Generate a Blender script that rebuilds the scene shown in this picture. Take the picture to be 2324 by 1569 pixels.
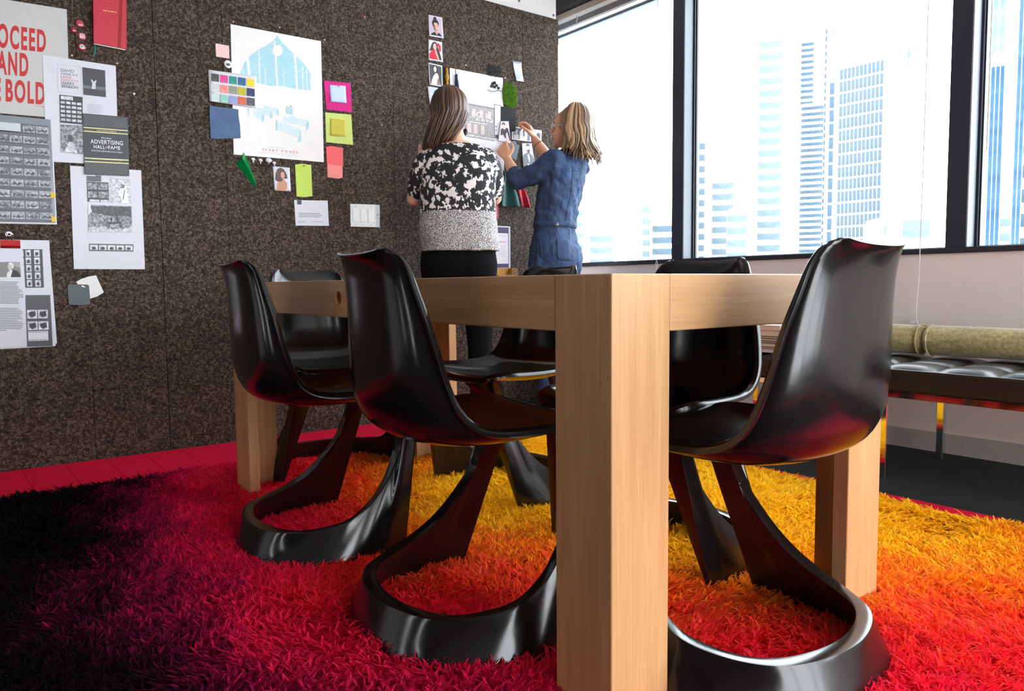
import bpy, bmesh, math, random
import numpy as np
from mathutils import Vector, Matrix, Euler

for o in list(bpy.data.objects):
    bpy.data.objects.remove(o, do_unlink=True)
scene = bpy.context.scene
COL = scene.collection
random.seed(7)
RNG = np.random.default_rng(7)

# ------------------------------------------------------------------ camera
IMG_W, IMG_H = 2324, 1569
FPX, PPX, PPY = 1722.7, 1162.4, 775.6
EYE = Vector((0.0, 0.0, 0.735))
CAM_ROT = (Matrix.Rotation(math.radians(52.594), 3, 'Z') @ Matrix.Rotation(math.radians(85.7526), 3, 'X')
           @ Matrix.Rotation(math.radians(-0.5114), 3, 'Z'))
cam_data = bpy.data.cameras.new('camera')
cam = bpy.data.objects.new('camera', cam_data)
COL.objects.link(cam)
cam.matrix_world = Matrix.Translation(EYE) @ CAM_ROT.to_4x4()
cam_data.sensor_fit = 'HORIZONTAL'
cam_data.sensor_width = 36.0
cam_data.lens = 36.0 * FPX / IMG_W
cam_data.shift_x = (IMG_W / 2 - PPX) / IMG_W
cam_data.shift_y = -(IMG_H / 2 - PPY) / IMG_W
cam_data.clip_start = 0.05
cam_data.clip_end = 5000
scene.camera = cam

# ------------------------------------------------------------------ world: bright overcast sky
world = bpy.data.worlds.new('overcast_sky')
scene.world = world
world.use_nodes = True
bg = world.node_tree.nodes['Background']
bg.inputs['Color'].default_value = (0.93, 0.97, 1.0, 1)
bg.inputs['Strength'].default_value = 9.5

vs = scene.view_settings
scene.display_settings.display_device = 'sRGB'
vs.view_transform = 'Standard'
vs.look = 'None'
vs.exposure = 0.25
vs.gamma = 1.0
vs.use_curve_mapping = False

# ------------------------------------------------------------------ pixel -> place
def ray(px, py):
    return CAM_ROT @ Vector(((px - PPX) / FPX, -(py - PPY) / FPX, -1.0))
def on_plane(px, py, axis, val):
    d = ray(px, py)
    return EYE + d * ((val - EYE[axis]) / d[axis])

# ------------------------------------------------------------------ materials
def s2l(c):
    return tuple(((v / 255.0) / 12.92 if v / 255.0 <= 0.04045 else (((v / 255.0) + 0.055) / 1.055) ** 2.4) for v in c)
class NT:
    def __init__(self, mat):
        mat.use_nodes = True
        self.t = mat.node_tree
        self.n = self.t.nodes
        self.bsdf = self.n['Principled BSDF']
        self.out = self.n['Material Output']
    def add(self, typ, **kw):
        nd = self.n.new(typ)
        for k, v in kw.items():
            if k in nd.inputs:
                nd.inputs[k].default_value = v
            else:
                setattr(nd, k, v)
        return nd
    def link(self, a, b):
        self.t.links.new(a, b)
    def coords(self, scale=(1, 1, 1), kind='Object'):
        tc = self.add('ShaderNodeTexCoord')
        mp = self.add('ShaderNodeMapping')
        mp.inputs['Scale'].default_value = scale
        self.link(tc.outputs[kind], mp.inputs['Vector'])
        return mp.outputs['Vector']
    def noise(self, vec, scale, detail=3, rough=0.55):
        nd = self.add('ShaderNodeTexNoise')
        nd.inputs['Scale'].default_value = scale
        nd.inputs['Detail'].default_value = detail
        nd.inputs['Roughness'].default_value = rough
        self.link(vec, nd.inputs['Vector'])
        return nd
    def ramp(self, fac, stops, interp='LINEAR'):
        nd = self.add('ShaderNodeValToRGB')
        cr = nd.color_ramp
        cr.interpolation = interp
        while len(cr.elements) < len(stops):
            cr.elements.new(0.5)
        for e, (p, c) in zip(cr.elements, stops):
            e.position = p
            e.color = (*c[:3], 1)
        self.link(fac, nd.inputs['Fac'])
        return nd.outputs['Color']
    def bump(self, height, strength=0.3, dist=0.01):
        nd = self.add('ShaderNodeBump')
        nd.inputs['Strength'].default_value = strength
        nd.inputs['Distance'].default_value = dist
        self.link(height, nd.inputs['Height'])
        self.link(nd.outputs['Normal'], self.bsdf.inputs['Normal'])
    def set(self, **kw):
        for k, v in kw.items():
            self.bsdf.inputs[k.replace('_', ' ')].default_value = v
_M = {}
def plain(name, col, rough=0.5, metal=0.0, spec=0.5, grain=0.04, gscale=60, coat=0.0):
    """solid colour with a little procedural variation; col is sRGB 0-255"""
    if name in _M:
        return _M[name]
    m = bpy.data.materials.new(name)
    n = NT(m)
    c = s2l(col)
    if grain > 0:
        v = n.coords()
        nz = n.noise(v, gscale, 2)
        lo = tuple(x * (1 - grain) for x in c)
        hi = tuple(min(1, x * (1 + grain)) for x in c)
        n.link(n.ramp(nz.outputs['Fac'], [(0.3, lo), (0.7, hi)]), n.bsdf.inputs['Base Color'])
    else:
        n.bsdf.inputs['Base Color'].default_value = (*c, 1)
    n.bsdf.inputs['Roughness'].default_value = rough
    n.bsdf.inputs['Metallic'].default_value = metal
    n.bsdf.inputs['Specular IOR Level'].default_value = spec
    n.bsdf.inputs['Coat Weight'].default_value = coat
    _M[name] = m
    return m
def paper(col, rough=0.6):
    return plain('paper_%d_%d_%d' % tuple(col), col, rough, spec=0.3, grain=0.02, gscale=30)
def fabric(name, col, scale=900, var=0.25, rough=0.9, bump=0.3, sheen=0.2):
    if name in _M:
        return _M[name]
    m = bpy.data.materials.new(name)
    n = NT(m)
    c = s2l(col)
    v = n.coords()
    a = n.noise(v, scale, 2)
    b = n.noise(v, 14, 3)
    mx = n.add('ShaderNodeMath', operation='MULTIPLY_ADD')
    n.link(a.outputs['Fac'], mx.inputs[0]); mx.inputs[1].default_value = 0.6
    mul = n.add('ShaderNodeMath', operation='MULTIPLY')
    n.link(b.outputs['Fac'], mul.inputs[0]); mul.inputs[1].default_value = 0.4
    n.link(mul.outputs[0], mx.inputs[2])
    n.link(n.ramp(mx.outputs[0], [(0.3, tuple(x * (1 - var) for x in c)), (0.7, tuple(min(1, x * (1 + var)) for x in c))]), n.bsdf.inputs['Base Color'])
    n.set(Roughness=rough, Sheen_Weight=sheen)
    n.bump(a.outputs['Fac'], bump, 0.002)
    _M[name] = m
    return m
def wood(name, axis, light=(220, 172, 122), dark=(190, 138, 88), rough=0.38):
    if name in _M:
        return _M[name]
    m = bpy.data.materials.new(name)
    n = NT(m)
    sc = [26, 26, 26]; sc[axis] = 1.3
    v = n.coords(tuple(sc))
    a = n.noise(v, 1.6, 5, 0.6)
    sc2 = [160, 160, 160]; sc2[axis] = 3
    b = n.noise(n.coords(tuple(sc2)), 1.5, 2)
    mul = n.add('ShaderNodeMath', operation='MULTIPLY_ADD')
    n.link(b.outputs['Fac'], mul.inputs[0]); mul.inputs[1].default_value = 0.35
    m2 = n.add('ShaderNodeMath', operation='MULTIPLY')
    n.link(a.outputs['Fac'], m2.inputs[0]); m2.inputs[1].default_value = 0.65
    n.link(m2.outputs[0], mul.inputs[2])
    n.link(n.ramp(mul.outputs[0], [(0.3, s2l(dark)), (0.55, s2l(tuple((x + y) / 2 for x, y in zip(light, dark)))), (0.7, s2l(light))]), n.bsdf.inputs['Base Color'])
    n.set(Roughness=rough)
    n.bump(b.outputs['Fac'], 0.06, 0.002)
    _M[name] = m
    return m

# ------------------------------------------------------------------ mesh helpers
def mesh_of(verts, faces, smooth=False, mat=None, name='mesh'):
    me = bpy.data.meshes.new(name)
    me.from_pydata([tuple(v) for v in verts], [], faces)
    me.update()
    if smooth:
        me.polygons.foreach_set('use_smooth', [True] * len(me.polygons))
    if mat:
        me.materials.append(mat)
    return me
def obj(name, me, parent=None, mat=None, loc=None, rot=None):
    if isinstance(me, tuple):
        me = mesh_of(me[0], me[1], False, mat, name)
    elif mat and not me.materials:
        me.materials.append(mat)
    o = bpy.data.objects.new(name, me)
    COL.objects.link(o)
    if parent:
        o.parent = parent
    if loc is not None:
        o.location = loc
    if rot is not None:
        o.rotation_euler = rot
    return o
def tag(o, label=None, cat=None, group=None, kind=None):
    if label: o['label'] = label
    if cat: o['category'] = cat
    if group: o['group'] = group
    if kind: o['kind'] = kind
    return o
def thing(name, label, cat, loc=(0, 0, 0), rot=(0, 0, 0), group=None):
    o = bpy.data.objects.new(name, None)
    o.empty_display_size = 0.05
    COL.objects.link(o)
    o.location = loc
    o.rotation_euler = rot
    return tag(o, label, cat, group)
def copy_tree(o, parent=None):
    c = o.copy()
    COL.objects.link(c)
    c.parent = parent
    for ch in list(o.children):
        copy_tree(ch, c)
    return c
def box(x0, x1, y0, y1, z0, z1):
    v = [(x0, y0, z0), (x1, y0, z0), (x1, y1, z0), (x0, y1, z0), (x0, y0, z1), (x1, y0, z1), (x1, y1, z1), (x0, y1, z1)]
    f = [(0, 3, 2, 1), (4, 5, 6, 7), (0, 1, 5, 4), (1, 2, 6, 5), (2, 3, 7, 6), (3, 0, 4, 7)]
    return v, f
def bbox_mesh(x0, x1, y0, y1, z0, z1, bev=0.003, seg=2, mat=None):
    bm = bmesh.new()
    v, f = box(x0, x1, y0, y1, z0, z1)
    vs_ = [bm.verts.new(p) for p in v]
    for q in f:
        bm.faces.new([vs_[i] for i in q])
    if bev > 0:
        bmesh.ops.bevel(bm, geom=list(bm.edges), offset=bev, segments=seg, affect='EDGES', profile=0.5)
    me = bpy.data.meshes.new('m')
    bm.to_mesh(me); bm.free()
    if mat: me.materials.append(mat)
    return me
def join(parts):
    V, Fc = [], []
    for v, f in parts:
        k = len(V)
        V += list(v)
        Fc += [tuple(i + k for i in q) for q in f]
    return V, Fc
def prism(poly, z0, z1):
    """poly: list of (x,y) counter-clockwise, extruded along z"""
    a = sum(poly[i][0] * poly[(i + 1) % len(poly)][1] - poly[(i + 1) % len(poly)][0] * poly[i][1] for i in range(len(poly)))
    if a < 0:
        poly = poly[::-1]
    n = len(poly)
    v = [(x, y, z0) for x, y in poly] + [(x, y, z1) for x, y in poly]
    f = [tuple(range(n - 1, -1, -1)), tuple(range(n, 2 * n))] + [(i, (i + 1) % n, n + (i + 1) % n, n + i) for i in range(n)]
    return v, f
def frames(pts):
    pts = [Vector(p) for p in pts]
    out = []
    up = None
    for i, p in enumerate(pts):
        t = (pts[min(i + 1, len(pts) - 1)] - pts[max(i - 1, 0)])
        t = t.normalized() if t.length > 1e-9 else Vector((0, 0, 1))
        if up is None:
            up = Vector((0, 0, 1)) if abs(t.z) < 0.9 else Vector((0, 1, 0))
        s = t.cross(up).normalized()
        up = s.cross(t).normalized()
        out.append((p, s, up))
    return out
def tube(pts, radii, n=10, flat=1.0, cap=True):
    """round tube along pts; radii number or list; flat squeezes the second axis"""
    if not hasattr(radii, '__len__'):
        radii = [radii] * len(pts)
    V, Fc = [], []
    for (p, s, u), r in zip(frames(pts), radii):
        for k in range(n):
            a = 2 * math.pi * k / n
            V.append(tuple(p + s * (math.cos(a) * r) + u * (math.sin(a) * r * flat)))
    for i in range(len(pts) - 1):
        for k in range(n):
            a, b = i * n + k, i * n + (k + 1) % n
            Fc.append((a, b, b + n, a + n))
    if cap:
        Fc.append(tuple(range(n - 1, -1, -1)))
        m = (len(pts) - 1) * n
        Fc.append(tuple(range(m, m + n)))
    return V, Fc
def catmull(pts, sub=6):
    pts = [np.array(p, float) for p in pts]
    P = [2 * pts[0] - pts[1]] + pts + [2 * pts[-1] - pts[-2]]
    out = []
    for i in range(1, len(P) - 2):
        for k in range(sub):
            t = k / sub
            a, b, c, d = P[i - 1], P[i], P[i + 1], P[i + 2]
            out.append(0.5 * ((2 * b) + (-a + c) * t + (2 * a - 5 * b + 4 * c - d) * t * t + (-a + 3 * b - 3 * c + d) * t ** 3))
    out.append(pts[-1])
    return [tuple(p) for p in out]
def lathe(profile, n=24):
    V, Fc = [], []
    for r, z in profile:
        for k in range(n):
            a = 2 * math.pi * k / n
            V.append((r * math.cos(a), r * math.sin(a), z))
    for i in range(len(profile) - 1):
        for k in range(n):
            a, b = i * n + k, i * n + (k + 1) % n
            Fc.append((a, b, b + n, a + n))
    Fc.append(tuple(range(n - 1, -1, -1)))
    m = (len(profile) - 1) * n
    Fc.append(tuple(range(m, m + n)))
    return V, Fc
def xform(vf, M4):
    return [tuple(M4 @ Vector(v)) for v in vf[0]], vf[1]
def baked(name, me, mods):
    """apply modifiers to a mesh and hand back plain mesh data"""
    o = bpy.data.objects.new(name, me)
    COL.objects.link(o)
    for typ, kw in mods:
        md = o.modifiers.new('m', typ)
        for k, v in kw.items():
            setattr(md, k, v)
    dg = bpy.context.evaluated_depsgraph_get()
    dg.update()
    out = bpy.data.meshes.new_from_object(o.evaluated_get(dg))
    bpy.data.objects.remove(o, do_unlink=True)
    out.name = name
    return out
# ================================================================== the room
WX = -3.63            # face of the cork wall
WY = 3.43             # inner face of the window wall
def struct(name, me, mat=None, parent=None):
    o = obj(name, me, parent, mat)
    if parent is None:
        o['kind'] = 'structure'
    return o
white_paint = plain('white_wall_paint', (226, 220, 218), 0.6, grain=0.02, gscale=8)
ceil_paint = plain('ceiling_paint', (222, 220, 218), 0.8, grain=0.02)
dark_metal = plain('dark_window_metal', (34, 36, 46), 0.42, grain=0.05)
grey_metal = plain('grey_window_metal', (104, 112, 122), 0.4, grain=0.03)
dark_wall = plain('charcoal_wall_paint', (140, 136, 134), 0.7, grain=0.03)

def carpet_mat():
    m = bpy.data.materials.new('charcoal_carpet')
    n = NT(m)
    v = n.coords()
    a = n.noise(v, 420, 2)
    b = n.noise(n.coords((3, 60, 1)), 4, 2)
    n.link(n.ramp(a.outputs['Fac'], [(0.35, (0.004, 0.004, 0.005)), (0.6, (0.016, 0.016, 0.018)), (0.75, (0.04, 0.04, 0.043))]), n.bsdf.inputs['Base Color'])
    n.set(Roughness=0.95)
    ad = n.add('ShaderNodeMath', operation='ADD')
    n.link(a.outputs['Fac'], ad.inputs[0]); n.link(b.outputs['Fac'], ad.inputs[1])
    n.bump(ad.outputs[0], 0.6, 0.004)
    return m
RX0, RX1, RY0 = -5.2, 3.6, -3.6
struct('floor', box(RX0, RX1, RY0, WY, -0.1, 0.0), carpet_mat())
struct('ceiling', box(RX0 - .1, RX1 + .1, RY0 - .1, WY + .3, 2.75, 2.85), ceil_paint)

# cork wall: backing with 30 cm cork tiles
wl = struct('wall_left', box(WX - 0.13, WX - 0.014, RY0, 3.148, 0, 2.75), white_paint)
def cork_mat():
    m = bpy.data.materials.new('dark_cork_granulate')
    n = NT(m)
    geo = n.add('ShaderNodeNewGeometry')
    vec = geo.outputs['Position']
    nz = n.noise(vec, 60, 3, 0.6)
    off = n.add('ShaderNodeVectorMath', operation='SCALE')
    n.link(nz.outputs['Color'], off.inputs[0]); off.inputs['Scale'].default_value = 0.022
    add = n.add('ShaderNodeVectorMath', operation='ADD')
    n.link(vec, add.inputs[0]); n.link(off.outputs['Vector'], add.inputs[1])
    tot = None
    for sc_, wt in ((105, .36), (230, .34)):
        vor = n.add('ShaderNodeTexVoronoi')
        vor.inputs['Scale'].default_value = sc_
        n.link(add.outputs['Vector'], vor.inputs['Vector'])
        sep = n.add('ShaderNodeSeparateColor')
        n.link(vor.outputs['Color'], sep.inputs['Color'])
        ml = n.add('ShaderNodeMath', operation='MULTIPLY_ADD'); ml.inputs[1].default_value = wt
        n.link(sep.outputs[0], ml.inputs[0])
        if tot is None: ml.inputs[2].default_value = 0.0
        else: n.link(tot, ml.inputs[2])
        tot = ml.outputs[0]
    fine = n.noise(vec, 330, 3, 0.65)
    ml = n.add('ShaderNodeMath', operation='MULTIPLY_ADD'); ml.inputs[1].default_value = .55
    n.link(fine.outputs['Fac'], ml.inputs[0]); n.link(tot, ml.inputs[2])
    col = n.ramp(ml.outputs[0], [(0.36, (0.010, 0.0056, 0.0038)), (0.52, (0.034, 0.0215, 0.0150)), (0.68, (0.062, 0.0415, 0.0305)), (0.86, (0.155, 0.112, 0.086))])
    n.link(col, n.bsdf.inputs['Base Color'])
    n.set(Roughness=0.8)
    n.bsdf.inputs['Specular IOR Level'].default_value = 0.25
    n.bump(ml.outputs[0], 0.5, 0.004)
    return m
cork = cork_mat()
cork_dark = plain('cork_joint_dark', (22, 16, 13), 0.9)  # dark backing colour that shows in the tile joints
struct('cork_backing', box(WX - 0.014, WX - 0.008, -1.6, 3.15, 0, 2.355), cork_dark, wl)
zs = [0.0, 0.305, 0.604, 0.902, 1.205, 1.504, 1.80, 2.10, 2.36]
ys = [0.828 - 0.299 * k for k in range(8, 0, -1)] + [0.828 + 0.2925 * k for k in range(8)] + [3.155]
tile_cache = {}
for i in range(len(ys) - 1):
    for j in range(len(zs) - 1):
        w, h = ys[i + 1] - ys[i], zs[j + 1] - zs[j]
        g = 0.0011 if abs(ys[i] - 0.828) < 1e-6 or abs(ys[i + 1] - 0.828) < 1e-6 else 0.00035
        key = (round(w, 3), round(h, 3), g)
        if key not in tile_cache:
            tile_cache[key] = bbox_mesh(-0.009, 0, g, w - g, 0.00035, h - 0.00035, 0.0007, 1, cork)
        obj('cork_tile', tile_cache[key], wl, loc=(WX - random.uniform(0, 0.0012), ys[i], zs[j]))
for y, z in ((2.86, 2.415), (3.128, 2.385)):
    obj('panel_screw', xform(lathe([(0.008, 0), (0.008, 0.002), (0.004, 0.004)], 12), Matrix.Translation((WX - 0.014, y, z)) @ Matrix.Rotation(math.pi / 2, 4, 'Y')), wl, plain('screw_steel', (120, 120, 120), 0.4, 1.0))

# other walls of the room, out of the photograph's view but closing it
struct('wall_right', join([box(RX1, RX1 + .1, RY0, WY + .2, 0, 0.12), box(RX1, RX1 + .1, RY0, WY + .2, 2.43, 2.75), box(RX1, RX1 + .1, RY0, -0.2, 0.12, 2.43)] + [box(RX1 - .02, RX1 + .1, y, y + .08, .12, 2.43) for y in (1.25, 2.75, 3.35)]), dark_wall)
def wall_with_openings(name, y0, y1, x0, x1, ops, mat, z1=2.75):
    parts = []
    xs = x0
    for a, b, c, d in ops:
        parts.append(box(xs, a, y0, y1, 0, z1))
        parts.append(box(a, b, y0, y1, 0, c))
        parts.append(box(a, b, y0, y1, d, z1))
        xs = b
    parts.append(box(xs, x1, y0, y1, 0, z1))
    return struct(name, join(parts), mat)
wall_with_openings('wall_back', RY0 - .1, RY0, RX0, RX1, [(-3.15, -2.97, 0.40, 2.3), (-1.72, -1.56, 0.40, 2.3)], plain('dark_back_wall', (46, 44, 46), 0.8))
struct('wall_far_left', box(RX0 - .1, RX0, RY0, WY, 0, 2.75), white_paint)

# window wall
struct('wall_front', box(RX0, RX1, WY, WY + 0.2, 0, 0.855), plain('pinkish_white_paint', (240, 226, 222), 0.55, grain=0.02, gscale=6))
struct('baseboard_front', box(RX0, RX1, WY - 0.012, WY, 0, 0.085), plain('baseboard_paint', (196, 186, 180), 0.5))
struct('trim_1', bbox_mesh(RX0, RX1, WY - 0.01, WY + 0.115, 0.853, 0.877, 0.002), dark_metal)
struct('wall_head', box(RX0, RX1, WY, WY + 0.2, 2.43, 2.75), dark_wall)
def glass_mat():
    m = bpy.data.materials.new('window_glass')
    n = NT(m)
    n.n.remove(n.bsdf)
    tr = n.add('ShaderNodeBsdfTransparent')
    tr.inputs['Color'].default_value = (0.93, 0.965, 0.98, 1)
    gl = n.add('ShaderNodeBsdfGlossy')
    gl.inputs['Roughness'].default_value = 0.02
    lw = n.add('ShaderNodeLayerWeight')
    lw.inputs['Blend'].default_value = 0.12
    mx = n.add('ShaderNodeMixShader')
    n.link(lw.outputs['Fresnel'], mx.inputs['Fac'])
    n.link(tr.outputs[0], mx.inputs[1]); n.link(gl.outputs[0], mx.inputs[2])
    n.link(mx.outputs[0], n.out.inputs['Surface'])
    return m
glass = glass_mat()
MUL = [-4.415, -2.9135, -1.4155, 0.085, 1.585, 3.085]
mull_shaded = plain('mullion_front_shaded', (36, 39, 52), 0.45, grain=0.03)  # backlit shade of the mullion fronts put into the colour
for k, mx_ in enumerate(MUL):
    t = struct('trim_%d' % (k + 2), bbox_mesh(mx_ - 0.041, mx_ + 0.041, WY - 0.002, WY + 0.09, 0.877, 2.43, 0.002), mull_shaded)
    obj('lit_side_face', box(mx_ + 0.0405, mx_ + 0.0425, WY + 0.004, WY + 0.074, 0.878, 2.43), t, grey_metal)  # thin lighter skin painting daylight onto the mullion's side
    obj('glazing_gasket', join([box(mx_ + 0.041, mx_ + 0.052, WY + 0.078, WY + 0.1, 0.877, 2.43), box(mx_ + 0.052, mx_ + 0.058, WY + 0.09, WY + 0.104, 0.877, 2.43)]), t, dark_metal)
edges = [RX0] + MUL + [RX1]
for k in range(len(edges) - 1):
    a, b = edges[k] + (0.04 if k else 0), edges[k + 1] - (0.04 if k < len(edges) - 2 else 0)
    w = struct('window_%d' % (k + 1), box(a, b, WY + 0.094, WY + 0.1, 0.875, 2.432), glass)
    obj('bottom_bead', box(a, b, WY + 0.085, WY + 0.11, 0.872, 0.884), w, grey_metal)
    obj('top_bead', box(a, b, WY + 0.085, WY + 0.11, 2.42, 2.434), w, grey_metal)
# header above the windows: dark beam, tan strip
struct('trim_20', box(RX0, RX1, WY - 0.16, WY, 2.485, 2.60), plain('dark_beam', (40, 37, 40), 0.6))
struct('trim_21', box(RX0, RX1, WY - 0.10, WY, 2.452, 2.480), plain('tan_strip', (176, 160, 146), 0.6))
# raised venetian blinds
slat_m = plain('blind_slat_grey', (150, 150, 150), 0.45, 0.2)
rail_m = plain('blind_rail_white', (238, 238, 238), 0.4)
cord_m = plain('blind_cord_white', (222, 220, 216), 0.7)
def make_blind(a, b, label, grp):
    t = thing('venetian_blind', label, 'blind', (0, 0, 0), group=grp)
    obj('headrail', bbox_mesh(a + .01, b - .01, WY - 0.085, WY - 0.035, 2.424, 2.452, 0.002), t, rail_m)
    for j in range(9):
        obj('slat', box(a + .012, b - .012, WY - 0.085 + 0.0007 * j, WY - 0.04, 2.4195 - 0.0034 * j, 2.4212 - 0.0034 * j), t, slat_m)
    obj('bottom_rail', bbox_mesh(a + .012, b - .012, WY - 0.083, WY - 0.042, 2.377, 2.390, 0.002), t, rail_m)
    for fx in (0.12, 0.5):
        x = a + (b - a) * fx
        obj('clip', tube(catmull([(x, WY - 0.088, 2.43), (x + .006, WY - 0.092, 2.41), (x - .004, WY - 0.09, 2.395), (x + .005, WY - 0.088, 2.375)], 4), 0.004, 6), t, plain('clear_clip', (190, 190, 190), 0.2))
    return t
bl = [make_blind(edges[k], edges[k + 1], lab, 'raised venetian blinds') for k, lab in (
    (1, 'raised grey venetian blind above the window pane beside the cork wall'),
    (2, 'raised venetian blind above the middle window pane, long white cord hanging down'),
    (3, 'raised venetian blind above the rightmost window pane, with clear tilt wand'))]
def wpt(px, py, y):
    return tuple(on_plane(px, py, 1, y))
yc = WY - 0.05
# long cord of the middle blind, down to a knot above the bolster
c1 = wpt(2087, 590, yc); c2 = wpt(2080, 728, WY - 0.03)
top = (c1[0] + 0.0, yc, 2.42)
obj('pull_cord', tube(catmull([top, (c1[0] + .004, yc, 1.6), c1, (c2[0] - 0.002, WY - 0.03, c2[2] + 0.06), c2], 5), 0.0022, 6), bl[1], cord_m)
kn = c2
obj('cord_knot', join([tube([(kn[0] + 0.016 * math.cos(a) - .012, kn[1], kn[2] - .004 + 0.009 * math.sin(a)) for a in np.linspace(0, 6.6, 18)], 0.0018, 6),
    tube(catmull([(kn[0], kn[1], kn[2]), (kn[0] + .012, kn[1] - .004, kn[2] - .018), (kn[0] + .03, kn[1], kn[2] - .022), (kn[0] + .022, kn[1], kn[2] - .03), (kn[0] + .045, kn[1], kn[2] - .036)], 5), 0.0018, 6)]), bl[1], cord_m)
c3 = wpt(1490, 592, yc)
obj('pull_cord', join([tube([(c3[0], yc, 2.42), (c3[0], yc, 1.5), c3], 0.0018, 6), tube(catmull([c3, (c3[0] - .008, yc, c3[2] - .02), (c3[0] - .002, yc, c3[2] - .04), (c3[0] - .001, WY - .01, c3[2] - .2)], 5), 0.0018, 6),
    tube(catmull([c3, (c3[0] + .008, yc, c3[2] - .02), (c3[0] + .002, yc, c3[2] - .04)], 5), 0.0018, 6)]), bl[0], cord_m)
wd = wpt(2240, 340, yc)
obj('tilt_wand', tube([(wd[0], yc, 2.42), wd], 0.004, 8), bl[2], plain('clear_wand', (232, 236, 240), 0.15))
# ================================================================== red mat and shag rug
def redmat():
    m = bpy.data.materials.new('red_ribbed_mat')
    n = NT(m)
    a = n.noise(n.coords((4, 90, 4)), 3, 3)
    b = n.noise(n.coords(), 700, 2)
    n.link(n.ramp(a.outputs['Fac'], [(0.3, (0.72, 0.0, 0.034)), (0.7, (0.88, 0.003, 0.05))]), n.bsdf.inputs['Base Color'])
    n.set(Roughness=0.85)
    n.bsdf.inputs['Specular IOR Level'].default_value = 0.2
    ad = n.add('ShaderNodeMath', operation='ADD')
    n.link(a.outputs['Fac'], ad.inputs[0]); n.link(b.outputs['Fac'], ad.inputs[1])
    n.bump(ad.outputs[0], 0.5, 0.003)
    return m
RM = redmat()
rm = thing('red_floor_mat', 'flat red flooring strip between the shag rug and the cork wall', 'floor mat', (WX, 0, 0))
yb = -1.4
k = 0
strip = None
while yb < 2.585:
    y2 = min(yb + 0.151, 2.585)
    x_end = 1.4
    obj('mat_board', bbox_mesh(0.004, x_end - WX, yb + 0.0005, y2 - 0.0005, 0.0, 0.006 + random.uniform(0, .0006), 0.001, 1, RM), rm)
    yb = y2

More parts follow.
